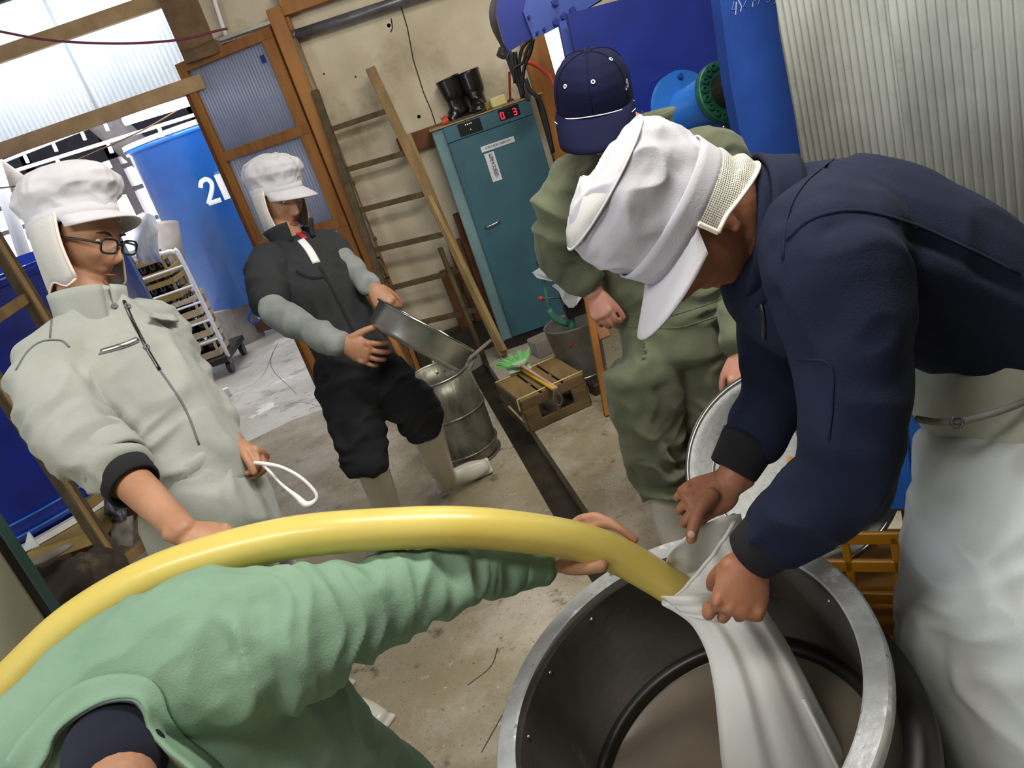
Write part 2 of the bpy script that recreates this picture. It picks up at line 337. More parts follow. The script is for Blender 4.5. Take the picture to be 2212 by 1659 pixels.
for k in range(5):
    x0 = -4.9+k*.74
    corr((x0, 5.64+.004*(k % 2), 2.16), (x0+.76, 5.64+.004*(k % 2), 2.16), 1.3, .032, .005, (0, 1, 0)).build('corrugated_panel', M['panel_white'], tw, smooth=True)
for z, h in ((2.20, .09), (2.70, .085), (3.2, .09)):
    bar('rail', (-5, 5.58, z), (-1.22, 5.58, z), .06, h, M['rail_pale'], tw)
# ceiling of the room and roof of the hall
MB().box((-.5, 1.6, 3.35), (8.2, 7.9, .1)).build('ceiling', M['ceiling'], kind='structure')
MB().box((3.15, 1.6, 1.6), (.1, 8, 3.5)).build('wall_right', M['plaster'], kind='structure')
MB().box((-.5, -2.1, 1.6), (8.2, .1, 3.5)).build('wall_front', M['plaster'], kind='structure')
roof = empty('ceiling', (-3, 9, 3), kind='structure')
MB().box((-4, 9.6, 3.15), (9.5, 8.2, .05), np.array([[1, 0, 0], [0, .98, -.04], [0, .04, 1.]])).build('roof_sheet', M['roof_dark'], roof)
for y in (6.6, 7.6, 8.6, 9.6, 10.8, 12): bar('purlin', (-8.5, y, 3.02), (.5, y, 3.02), .07, .1, M['beam_brown'], roof)
for (p, q, y) in (((30, 370), (430, 245), 7.8), ((0, 352), (225, 262), 9.0)):
    a, b = PY(*p, y), PY(*q, y); a = a+(a-b)*1.2; bar('hung_batten', a, b, .03, .03, M['white_paint'], roof)
    for t in (.05, .3, .55, .8, 1.):
        c_ = a+(b-a)*(.5+t*.5); bar('hanger', c_-V(0, 0, .0), c_-V(0, .02, .10), .03, .03, M['white_paint'], roof)
# far wall: long bright windows with bars
fw = empty('wall_back', (-3.5, 13.2, 0), kind='structure')
MB().box((-4, 13.2, .45), (10, .15, .9)).build('wall_base', M['far_white'], fw)
MB().box((-4, 13.2, 2.75), (10, .15, 1.0)).build('wall_head', M['roof_dark'], fw)
for x in (-9, -7.4, -5.8, -4.6, -3.2, -1.6, 0, 1): MB().box((x, 13.2, 1.9), (.14, .15, 2.1)).build('window_post', M['window_bar'], fw)
for z in (1.25, 1.75, 2.1, 2.5): MB().box((-4, 13.18, z), (10, .06, .07)).build('window_bar', M['window_bar'], fw)
MB().box((.6, 9.5, 1.5), (.1, 8, 3.2)).build('wall_right', M['far_white'], kind='structure')
MB().box((-8.6, 8.5, 1.5), (.1, 10, 3.2)).build('wall_left', M['far_white'], kind='structure')
MB().box((-4.65, 3, 1.6), (.1, 5.6, 3.5)).build('wall_left', M['far_white'], kind='structure')
# door leaf swung outward, corrugated translucent panels in a timber frame
H0 = V(-.665, 5.33, 0); LD = V(-math.cos(.384), math.sin(.384), 0); LN = V(LD[1], -LD[0], 0)
dr = empty('door_1', H0, kind='structure', label='open timber framed door leaf with bluish corrugated panels')
LW = .70
def lp(s, z, o=0): return H0 + LD*s + V(0, 0, z) + LN*o
bar('stile', lp(.045, .02), lp(.045, 2.34), .085, .04, M['wood'], dr, up=LN)
bar('stile', lp(LW, .02), lp(LW, 2.34), .065, .04, M['wood'], dr, up=LN)
zr = (.05, .57, 1.13, 1.735, 2.31)
for i, z in enumerate(zr): bar('rail', lp(.0, z, -.006), lp(LW, z, -.006), .034, .062, M['wood'], dr)
for i in range(4):
    a, b = lp(.06, zr[i], .012), lp(LW+.01, zr[i], .012)
    corr(a, b, zr[i+1]-zr[i], .022, .0035, LN).build('corrugated_panel', M['panel_blue'], dr, smooth=True)
MB().box(lp(.135, 2.19, .0), (.03, .004, .045), np.stack([LD, LN, V(0, 0, 1)], 1)).build('sticker', M['blue_dark'], dr, label='small blue and white sticker')
MB().box(lp(.135, 2.18, .003), (.018, .004, .018), np.stack([LD, LN, V(0, 0, 1)], 1)).build('sticker', M['paper'], dr)
bar('closing_strip', lp(LW+.03, .02, -.02), lp(LW+.03, 2.2, -.02), .02, .03, M['wood_brown'], dr, up=LN)
# boards and a dark-coloured void under the plaster between ladder and cabinet
for k, (x, z1, y) in enumerate(((-.16, .62, 5.3), (-.05, .78, 5.33), (.05, .95, 5.3))):
    bar('wall_board', (x, y, .0), (x-.01, y, z1), .095, .03, M['wood_brown'], wall, up=(0, 1, 0))
bar('void_strip', (-.56, 5.33, .10), (.2, 5.33, .10), .1, .2, M['gutter'], wall)  # stands in for the open void, its shade put into the dark colour
bar('wall_rail', (-.19, WY-.035, 1.45), (.6, WY-.035, 1.45), .06, .115, M['wood_brown'], wall, label='short reddish brown timber rail')
bar('trim_5', (.80, 5.25, 0), (.80, 5.25, 3.2), .15, .1, M['wood'], kind='structure', up=(0, 1, 0), label='wide orange-brown timber post behind the cabinet')
# thin conduit, long red cable
cdt = [PY(458, -20, 5.4), PY(466, 10, 5.4), PY(487, 76, 5.4)]
MB().tube(cdt, .012, 8).build('conduit', M['white_paint'], label='thin white conduit beside the timber post above the door', cat='pipe')
MB().tube([PY(-60, 55, 4.9), PY(0, 68, 4.95), PY(100, 86, 5), PY(200, 93, 5.05), PY(300, 93, 5.1), PY(400, 84, 5.2), PY(470, 66, 5.3), PY(492, 62, 5.32)], .007, 8, sub=5).build('hanging_cable', mat('wine', '#7a3550', .6), smooth=True, label='thin wine red cable sagging across the translucent upper wall', cat='cable')
# pipe with elbow, tap
pg = empty('water_pipe', PY(825, 600, 5.33), label='grey water pipe running along the header and down beside the door jamb', cat='pipe')
A, B_, C_ = PY(1010, -45, 5.34), PY(640, 76, 5.34), PY(628, 84, 5.34)
MB().tube([A, B_], .032, 14).build('pipe_run', M['pipe_grey'], pg, smooth=True)
MB().tube([B_, PY(628, 78, 5.34), PY(627, 92, 5.34)], [.037]*3, 12, sub=4).build('elbow', M['pipe_grey'], pg, smooth=True)
MB().tube([PY(632, 85, 5.30), PY(726, 320, 5.30), PY(801, 520, 5.30), PY(826, 588, 5.30)], .02, 12).build('drop_pipe', mat('pipe_pale', '#8e9187', .45, scale=3, col2='#6c6c60'), pg, smooth=True)
for x, y in ((799, 520), (752, 400)): MB().box(PY(x, y, 5.34), (.09, .05, .022)).build('pipe_clip', M['beam_brown'], pg)
tp = empty('tap', PY(818, 575, 5.27), label='chrome tap hanging on the pipe beside the door', cat='tap')
T = lambda x, y, Y=5.24: PY(x, y, Y)
MB().tube([T(812, 560), T(820, 572), T(829, 590), T(834, 600)], [.014, .018, .016, .012], 10, sub=3).build('tap_body', M['chrome'], tp, smooth=True)
MB().tube([T(820, 572), T(814, 578), T(822, 588)], [.01, .012, .009], 8, sub=3).build('spout', M['chrome'], tp, smooth=True)
MB().tube([T(810, 560), T(822, 554)], .007, 8).build('lever', M['chrome'], tp)
MB().lathe([(.001, -.006), (.02, -.006), (.02, .006), (.001, .006)], T(835, 601), 12).build('hand_wheel', M['rubber'], tp)
# ---------------------------------------------------------------- right hand ladder against the plaster wall
def ladder(name, L0, L1, R0, R1, tl, tr, wl, wr, m1, m2, m3, label, rw=.032):
    root = empty(name, (L0+R0)/2, label=label, cat='ladder')
    bar('rail', L0, L1, wl, wl*1.1, m1, root, up=(0, -1, .2)); bar('rail', R0, R1, wr, wr, m2, root, up=(0, -1, .2))
    for a, b in zip(tl, tr): bar('rung', L0+(L1-L0)*a, R0+(R1-R0)*b, .03, rw, m3, root)
    return root
L1, L0 = PY(680, 195, 5.27), PY(905, 842, 4.98); R1, R0 = PY(800, 148, 5.27), PY(1088, 765, 4.98)
ladder('wooden_ladder', L0, L1, R0, R1, [1-t for t in (.124, .253, .384, .516, .648, .78)], [1-t for t in (.135, .275, .415, .557, .685, .828)], .045, .062, M['ladder_dark'], M['ladder'], M['ladder_dark'], 'old wooden ladder leaning on the stained plaster wall left of the cabinet')
bar('wooden_lath', PY(925, 425, 5.12), PY(1088, 757, 4.93), .03, .05, M['pale_wood'], up=(0, 0, 1), label='pale wooden lath leaning along the right rail of the wall ladder', cat='lath')
bar('wooden_lath', PY(878, 292, 5.24), PY(955, 480, 5.2), .06, .014, M['pale_wood'], up=(0, -1, 0), label='short pale board lying behind the top right rail of the wall ladder', cat='board')
MB().tube([PY(950, 535, 5.06), PY(1052, 790, 4.86)], .017, 8).build('wooden_stick', M['ladder_dark'], smooth=True, label='thin dark stick leaning between the wall ladder and the cabinet', cat='stick')
bar('wooden_lath', PY(828, 690, 4.95), PY(912, 850, 4.7), .035, .07, M['wood'], up=(0, -1, 0), label='orange-brown plank standing behind the silver tray, left of the barrel', cat='plank')
bar('wooden_lath', PY(935, 760, 4.85), PY(975, 830, 4.7), .012, .02, M['pale_wood'], up=(0, -1, 0), label='thin lath rising from behind the galvanised barrel', cat='lath')
for a, b, r in (((1060, 735), (985, 800), .012), ((1030, 760), (1005, 815), .014)):
    MB().tube([PY(*a, 4.75), PY(*b, 4.6)], r, 8).build('wooden_stick', M['log'], smooth=True, label='bare twig-like stick on the dark floor between barrel and cabinet' if r < .013 else 'grey stick leaning behind the barrel rim', cat='stick')
# ---------------------------------------------------------------- teal cabinet
ca = empty('storage_cabinet', (.39, 5.1, 0), label='tall teal metal cabinet with red digits, standing against the wall', cat='cabinet')
CX0, CX1, CY, CZ = .035, .665, 5.12, 1.487
MB().box(((CX0+CX1)/2, CY+.14, .06+(CZ-.06)/2), (CX1-CX0, .26, CZ-.06), bev=.006).build('body', M['teal_light'], ca)
MB().box(((CX0+.07+CX1)/2, CY-.005, CZ-.050), (CX1-CX0-.074, .03, .094), bev=.004).build('control_panel', M['teal'], ca)
d0 = MB().box(((CX0+.07+CX1)/2, CY-.008, .08+(1.388-.08)/2), (CX1-CX0-.074, .035, 1.388-.08), bev=.005).build('door', M['teal'], ca)
MB().box(((CX0+CX1)/2, CY+.12, .035), (CX1-CX0-.03, .24, .07)).build('plinth', M['rubber'], ca)
MB().box(((CX0+CX1)/2+.04, CY+.12, CZ+.004), (CX1-CX0+.1, .28, .006)).build('top_board', M['pale_wood'], ca)
FY = CY-.028
hd = [PY(1049, 490, FY-.02), PY(1056, 489, FY-.035), PY(1081, 477, FY-.035)]
MB().tube(hd, [.009, .008, .006], 10, sub=3).build('handle', M['chrome'], d0, smooth=True)
def onY(x, y): return PY(x, y, FY)
def rectY(mb, cx, cz, w_, h_, y, th=.004): return mb.box((cx, y, cz), (w_, th, h_))
cL, cR = PY(1015.5, 275, FY), PY(1100, 243, FY)
dl = rectY(MB(), cL[0], cL[2], .145, .075, CY-.022).build('display', M['black_plastic'], ca)
dr2 = rectY(MB(), cR[0]+.0, cR[2], .13, .065, CY-.022).build('display', M['black_plastic'], ca)
SEG = {'0': 'abcdef', '3': 'abcdg'}
def digit(ch, cx, cz, h, y, par):
    wd = h*.5; t = h*.13; mb = MB(); S = {'a': (0, h/2, wd, t), 'g': (0, 0, wd, t), 'd': (0, -h/2, wd, t), 'b': (wd/2, h/4, t, h/2), 'c': (wd/2, -h/4, t, h/2), 'f': (-wd/2, h/4, t, h/2), 'e': (-wd/2, -h/4, t, h/2)}
    for s_ in SEG[ch]: a = S[s_]; mb.box((cx+a[0], y, cz+a[1]), (a[2], .003, a[3]))
    mb.build('digit', M['red_led'], par)
p0, p3 = onY(1085, 250), onY(1112, 241)
digit('0', p0[0], p0[2], .036, CY-.0255, dr2); digit('3', p3[0], p3[2], .036, CY-.0255, dr2)
for k in range(4):
    MB().box((cL[0]-.022+k*.012, CY-.025, cL[2]+.022), (.005, .003, .007)).build('lamp_dot', M['amber_led'], dl)
MB().box((cL[0]+.0, CY-.025, cL[2]-.012), (.004, .003, .006)).build('lamp_dot', M['amber_led'], dl)
MB().box((cR[0]-.005, CY-.025, cR[2]-.002), (.004, .003, .004)).build('lamp_dot', M['ink_grey'], dr2)
def text(body, c, h, m, par, nrm=(0, -1, 0), upv=(0, 0, 1), name='lettering', lines=1.0, shear=0, ext=.0006, sx=1.):
    cu = bpy.data.curves.new(name, 'FONT'); cu.body = body; cu.size = h; cu.align_x = 'CENTER'; cu.align_y = 'CENTER'; cu.extrude = ext; cu.space_line = lines; cu.shear = shear; cu.resolution_u = 2
    o = bpy.data.objects.new(name, cu); C.objects.link(o); bpy.context.view_layer.update()
    me = bpy.data.meshes.new_from_object(o.evaluated_get(bpy.context.evaluated_depsgraph_get())); bpy.data.objects.remove(o)
    n = nz(nrm); u = nz(np.array(upv)-n*(np.array(upv)@n)); r = np.cross(u, n)
    q = bpy.data.objects.new(name, me); C.objects.link(q); me.materials.clear(); me.materials.append(m)
    v = np.zeros(len(me.vertices)*3); me.vertices.foreach_get('co', v); v = v.reshape(-1, 3); v[:, 0] *= sx; v = v@np.stack([r, u, n]); me.vertices.foreach_set('co', v.ravel()); me.update()
    q.location = Vector(c)
    if par: wire(q, par)
    return q
sa, sb = onY(1039.5, 324), onY(1111, 299.5); sc_ = (sa+sb)/2
l1 = rectY(MB(), sc_[0], sc_[2], sb[0]-sa[0], .034, FY-.001, .002).build('name_plate', M['paper'], d0)
text('・松尾式産業工機製作所・', (sc_[0], FY-.003, sc_[2]), .0165, M['ink_grey'], l1)
v0, v1 = onY(1058, 329), onY(1073, 391); vc = (v0+v1)/2
l2 = rectY(MB(), vc[0], vc[2], .062, abs(v0[2]-v1[2])+.0, FY-.001, .002).build('paper_label', M['paper'], d0)
text('松\n尾\n大\n社\n御\n守', (vc[0]+.004, FY-.003, vc[2]+.004), .03, M['ink'], l2, lines=.85, shear=.15)
# boots on the cabinet
def boot(name, at, up_, toe, h, r0, r1, m, label, cat='boot', group=None, flen=.2, sole=None):
    "rubber boot: at = heel centre on the ground; up_ shaft direction; toe direction"
    up_ = nz(up_); toe = nz(np.array(toe, float)-up_*(np.array(toe)@up_)); at = np.array(at, float); sd = np.cross(up_, toe)
    b = Blob(); b.loft([at+up_*.03, at+up_*.10+toe*.004, at+up_*h*.55-toe*.004, at+up_*h], [(r0*.85, r0*1.05), (r0*.8, r0*.98), (r1*.93, r1), (r1, r1*1.06)], up=toe, cap='flat')
    b.loft([at-toe*.025+up_*.035, at+toe*.05+up_*.045, at+toe*flen*.65+up_*.034, at+toe*flen+up_*.028], [(.036, .036), (.04, .046), (.047, .034), (.034, .024)], up=up_, cap='round')
    b.box_(at+toe*(flen*.42)+up_*.008, (.082, flen+.09, .018), np.stack([sd, toe, up_], 1))
    root = empty(name, at, label=label, cat=cat, group=group)
    b.build('boot_body', m, root, voxel=.0055, smooth=8)
    a2 = at+up_*(h+.001)
    MB().lathe([(r1*.95, -.014), (r1*1.03, -.012), (r1*1.03, 0), (r1*.9, 0), (r1*.88, -.014)], a2, 24, axis=up_, closed=True).build('boot_rim', m, root, smooth=True)
    MB().lathe([(.001, 0), (r1*.88, 0)], a2+up_*.001, 20, axis=up_).build('opening', M['rubber'], root)
    return root
# ================================================================ organic bodies: lofts joined by a voxel skin
_perm = np.random.RandomState(7).permutation(256).astype(np.int64); _perm = np.concatenate([_perm]*3)
_grad = np.random.RandomState(8).normal(size=(256, 3)); _grad /= np.linalg.norm(_grad, axis=1, keepdims=True)
def pn(p):
    p = np.asarray(p, float); i = np.floor(p).astype(np.int64); f = p-i; i &= 255; u = f*f*f*(f*(f*6-15)+10); r = 0
    for a in (0, 1):
        for b in (0, 1):
            for c in (0, 1):
                h = _perm[_perm[_perm[i[:, 0]+a]+i[:, 1]+b]+i[:, 2]+c] & 255
                d = ((f-np.array([a, b, c]))*_grad[h]).sum(1)
                r = r + d*(u[:, 0] if a else 1-u[:, 0])*(u[:, 1] if b else 1-u[:, 1])*(u[:, 2] if c else 1-u[:, 2])
    return r
class Blob(MB):
    def loft(s, pts, rad, up=None, n=20, sub=5, cap='round', taper=.75):
        pts, rad = crom([np.array(p, float) for p in pts], [tuple(np.atleast_1d(r)) if np.size(r) == 2 else (float(r), float(r)) for r in rad], sub)
        rad = [(max(a, .002), max(b, .002)) for a, b in rad]
        if cap == 'round':
            def ends(p, t, r):
                m = min(r)*taper; return [(p+t*m*math.sin(a), (r[0]*math.cos(a), r[1]*math.cos(a))) for a in (.5, .95, 1.35)]
            t0 = nz(pts[0]-pts[1]); t1 = nz(pts[-1]-pts[-2])
            e0 = ends(pts[0], t0, rad[0])[::-1]; e1 = ends(pts[-1], t1, rad[-1])
            pts = [p for p, _ in e0]+pts+[p for p, _ in e1]; rad = [r for _, r in e0]+rad+[r for _, r in e1]
        fr = frames(pts, up); k0 = len(s.v)
        for p, (t, u, sd), r in zip(pts, fr, rad):
            for i in range(n):
                a = 2*math.pi*i/n; s.v.append(tuple(p + sd*math.cos(a)*r[0] + u*math.sin(a)*r[1]))
        m = len(pts)
        for k in range(m-1):
            for i in range(n): s.f.append((k0+k*n+i, k0+k*n+(i+1) % n, k0+(k+1)*n+(i+1) % n, k0+(k+1)*n+i))
        s.f.append(tuple(k0+i for i in reversed(range(n)))); s.f.append(tuple(k0+(m-1)*n+i for i in range(n)))
        return s
    def ell(s, c, ax, nu=16, nv=10):
        "ellipsoid, ax = 3 axis vectors incl. lengths"
        c = np.array(c, float); A = [np.array(a, float) for a in ax]; k0 = len(s.v)
        if np.dot(np.cross(A[0], A[1]), A[2]) < 0: A[0] = -A[0]
        s.v.append(tuple(c-A[2]))
        for j in range(1, nv):
            ph = -math.pi/2+math.pi*j/nv
            for i in range(nu): th = 2*math.pi*i/nu; s.v.append(tuple(c+A[0]*math.cos(ph)*math.cos(th)+A[1]*math.cos(ph)*math.sin(th)+A[2]*math.sin(ph)))
        s.v.append(tuple(c+A[2])); e = len(s.v)-1
        for i in range(nu): s.f.append((k0, k0+1+(i+1) % nu, k0+1+i)); s.f.append((e, e-nu+i, e-nu+(i+1) % nu))
        for j in range(nv-2):
            for i in range(nu): a = k0+1+j*nu; s.f.append((a+i, a+(i+1) % nu, a+nu+(i+1) % nu, a+nu+i))
        return s
    def box_(s, c, d, R): return s.box(c, d, R, bev=.004)
    def build(s, name, m=None, parent=None, voxel=.006, smooth=5, folds=None, creases=None, cut=None, **k):
        me = bpy.data.meshes.new(name); me.from_pydata(s.v, [], s.f); me.update()
        o = bpy.data.objects.new(name, me); C.objects.link(o)
        r = o.modifiers.new('r', 'REMESH'); r.mode = 'VOXEL'; r.voxel_size = voxel; r.adaptivity = 0
        if smooth: q = o.modifiers.new('s', 'SMOOTH'); q.factor = .5; q.iterations = smooth
        bpy.context.view_layer.update(); dg = bpy.context.evaluated_depsgraph_get()
        nm = bpy.data.meshes.new_from_object(o.evaluated_get(dg)); bpy.data.objects.remove(o); bpy.data.meshes.remove(me)
        n = len(nm.vertices); v = np.zeros(n*3); nm.vertices.foreach_get('co', v); v = v.reshape(-1, 3)
        nr = np.zeros(n*3); nm.vertices.foreach_get('normal', nr); nr = nr.reshape(-1, 3)
        if folds:
            W = np.zeros(n); D = np.zeros(n)
            for fi, (a, b, amp, fr, ac) in enumerate(folds):
                a = np.array(a, float); b = np.array(b, float); t = nz(b-a); L_ = np.linalg.norm(b-a)
                e1 = nz(np.cross(t, V(.3, .5, .8))); e2 = np.cross(t, e1); q = v-a; x = q@t
                dist = np.linalg.norm(q-np.outer(np.clip(x, 0, L_), t), axis=1); wgt = 1/(dist**4+1e-6)
                ac2 = np.stack([x*fr, (q@e1)*ac, (q@e2)*ac], 1)+fi*7.3
                wrp = np.stack([pn(v*6+fi), pn(v*6+31), pn(v*6+77)], 1)*1.1
                n1 = pn(ac2+wrp); n2 = pn(ac2*2.1+wrp*1.4+13)
                ridge = 1-np.abs(n1)*3.2; ridge = np.where(ridge > 0, ridge, ridge*.35)
                D += wgt*amp*1.35*(ridge-.45+.35*n2); W += wgt
            v = v+nr*(D/W)[:, None]
        for (pts, amp, wd) in (creases or []):
            dm = np.full(n, 1e9); pts = [np.array(p, float) for p in pts]
            for a, b in zip(pts[:-1], pts[1:]):
                t = b-a; tt = np.clip(((v-a)@t)/(t@t+1e-12), 0, 1); dm = np.minimum(dm, np.linalg.norm(v-a-np.outer(tt, t), axis=1))
            v = v+nr*(amp*np.exp(-(dm/wd)**2))[:, None]
        c = (v.min(0)+v.max(0))/2; nm.vertices.foreach_set('co', (v-c).ravel()); nm.materials.clear(); nm.update()
        o = link(name, nm, m, None, True); o.location = c
        if parent: wire(o, parent)
        o['_v'] = 0; del o['_v']
        return tag(o, **k)
def bvh(o):
    me = o.data; off = Vector(wm(o).translation); n = len(me.vertices)
    return BVHTree.FromPolygons([tuple(p.co+off) for p in me.vertices], [tuple(p.vertices) for p in me.polygons])
def hit(T, x, y, lift=.002):
    "where the sight line of (x, y) meets a surface, lifted a little along its normal"
    r = nz(ray(x, y)); loc, nn, i, d = T.ray_cast(Vector(CAM), Vector(r))
    if loc is None: return None, None
    nn = np.array(nn); nn = nn if nn@r < 0 else -nn
    return np.array(loc)+nn*lift, nn
def strip(T, pts, w_, m, name, parent, lift=.0015, th=.0025, sub=5, label=None, flat=.35):
    q = crom([V(x, y, 0) for x, y in pts], 1., sub)[0]; out = []
    for p in q:
        h, n_ = hit(T, p[0], p[1], lift)
        if h is not None: out.append((h, n_))
    if len(out) < 2: return None
    mb = MB(); mb.tube([h for h, _ in out], w_/2, 8, flat=flat, up=out[len(out)//2][1]); return mb.build(name, m, parent, smooth=True, label=label)
def finger(b, pts, r0, r1): 
    n = len(pts); b.loft(pts, [r0+(r1-r0)*i/(n-1) for i in range(n)], n=12, sub=4, taper=.9)
def hand(b, wr, d, n, side, curl=(.5, .7, .5), sc=1., thumb=(.5, .8, .3), tc=.5, spread=.1, skip=()):
    "palm, four fingers, thumb. d wrist->knuckles, n the way the palm faces, side the thumb side"
    d = nz(d); n = nz(np.array(n)-d*(np.array(n)@d)); side = nz(np.array(side)-d*(np.array(side)@d)-n*(np.array(side)@n)); wr = np.array(wr, float)
    b.loft([wr-d*.03*sc, wr+d*.01*sc, wr+d*.05*sc, wr+d*.085*sc], [(.027*sc, .02*sc), (.03*sc, .019*sc), (.041*sc, .016*sc), (.040*sc, .013*sc)], up=n, taper=.5)
    b.ell(wr+d*.035*sc+side*.024*sc+n*.008*sc, (d*.034*sc, side*.018*sc, n*.017*sc))
    for k, (lat, L_, r) in enumerate(((.031, .073, .0092), (.0105, .08, .0095), (-.0105, .075, .009), (-.030, .060, .008))):
        if k in skip: continue
        c = curl[k] if isinstance(curl[0], (tuple, list)) else curl
        p = wr+d*(.078-.004*abs(k-1))*sc+side*lat*sc; b.ell(p-n*.004*sc, (d*.013*sc, side*.0098*sc, n*.011*sc))
        dd = nz(d+side*spread*(1.5-k)*.6); pts = [p]; a = 0
        for j, fr in enumerate((.45, .31, .24)):
            a += c[j]; pts.append(pts[-1]+(dd*math.cos(a)+n*math.sin(a))*L_*fr*sc)
        finger(b, pts, r*sc, r*.8*sc)
    if thumb is None: return
    t0 = wr+d*.02*sc+side*.028*sc; td = nz(d*thumb[1]+side*thumb[0]+n*thumb[2]); t1 = t0+td*.04*sc; t2 = t1+nz(td+(n*.6+d*.3-side*.5)*tc)*.033*sc; t3 = t2+nz(td+(n*.8+d*.3-side*.9)*tc*1.4)*.027*sc
    finger(b, [t0, t1, t2, t3], .0125*sc, .009*sc)
def head(b, c, fwd, up, s=1.):
    "head with brow, eye sockets, nose, lips, chin, ears; c = centre between the ears"
    f = nz(fwd); u = nz(np.array(up)-f*(np.array(up)@f)); r = np.cross(f, u); c = np.array(c, float)
    nu, nv = 56, 44; k0 = len(b.v); G = lambda x, m, w_: math.exp(-((x-m)/w_)**2)
    def pt(th, ph):
        cp_ = max(0., math.cos(ph)); lw_ = max(0., -math.sin(ph)); ky = cp_**(1-.42*min(1, lw_*2)*max(0, math.sin(th))); x, y, z = cp_**(1-.2*min(1, lw_*2))*math.cos(th), ky*math.sin(th), math.sin(ph)
        X, Y, Z = .074*x, (.094 if y > 0 else .1)*y, .112*z+.012
        low = max(0, -z); X *= 1-.30*low**1.5; Y *= (1-.10*low) if y > 0 else (1-.42*low)
        if y > 0:
            q = (.2+.8*y)
            Y += q*(.031*G(X, 0, .011)*G(Z, -.018, .017)+.018*G(X, 0, .008)*G(Z, .008, .022)+.006*G(abs(X), .024, .02)*G(Z, .042, .012)
                    -.013*G(abs(X), .031, .014)*G(Z, .02, .013)+.006*G(abs(X), .04, .018)*G(Z, -.012, .018)+.010*G(X, 0, .024)*G(Z, -.052, .006)
                    +.009*G(X, 0, .02)*G(Z, -.066, .006)-.006*G(X, 0, .022)*G(Z, -.0585, .0035)+.013*G(X, 0, .022)*G(Z, -.094, .014)+.005*G(abs(X), .012, .006)*G(Z, -.026, .008))
        return c+(r*X+f*Y+u*Z)*s
    b.v.append(tuple(pt(0, -math.pi/2)))
    for j in range(1, nv):
        for i in range(nu): b.v.append(tuple(pt(2*math.pi*i/nu, -math.pi/2+math.pi*j/nv)))
    b.v.append(tuple(pt(0, math.pi/2))); e = len(b.v)-1
    for i in range(nu): b.f.append((k0, k0+1+(i+1) % nu, k0+1+i)); b.f.append((e, e-nu+i, e-nu+(i+1) % nu))
    for j in range(nv-2):
        for i in range(nu): a = k0+1+j*nu; b.f.append((a+i, a+(i+1) % nu, a+nu+(i+1) % nu, a+nu+i))
    for sg in (-1, 1):
        b.ell(c+(r*sg*.078-f*.006-u*.004)*s, (f*.017*s+r*sg*.006*s, r*.006*s, u*.030*s)); b.ell(c+(r*sg*.080-f*.002-u*.028)*s, (f*.010*s, r*.007*s, u*.010*s))
    return f, u, r
def face_bits(par, c, f, u, r, s, brow=True):
    for sg in (-1, 1):
        MB().lathe([(.0001, -.009*s), (.006*s, -.007*s), (.009*s, 0), (.006*s, .007*s), (.0001, .009*s)], c+(r*sg*.030+f*.0705+u*.018)*s, 16, axis=f).build('eye', M['white'], par, smooth=True)
        MB().lathe([(.0001, .0095*s), (.0042*s, .0085*s), (.0042*s, .006*s)], c+(r*sg*.030+f*.0705+u*.016)*s, 12, axis=nz(f-u*.35)).build('iris', M['ink'], par)
        if brow: MB().tube([c+(r*sg*.016+f*.094+u*.037)*s, c+(r*sg*.031+f*.092+u*.042)*s, c+(r*sg*.047+f*.081+u*.038)*s], [.003*s, .0035*s, .002*s], 8, sub=4, flat=.8).build('eyebrow', M['hair'], par, smooth=True)
    MB().tube([c+(r*-.019+f*.088-u*.0585)*s, c+(f*.099-u*.058)*s, c+(r*.019+f*.088-u*.0585)*s], [.0015*s, .0035*s, .0015*s], 8, sub=4).build('lips', mat('lips', '#8c4038', .5), par, smooth=True)
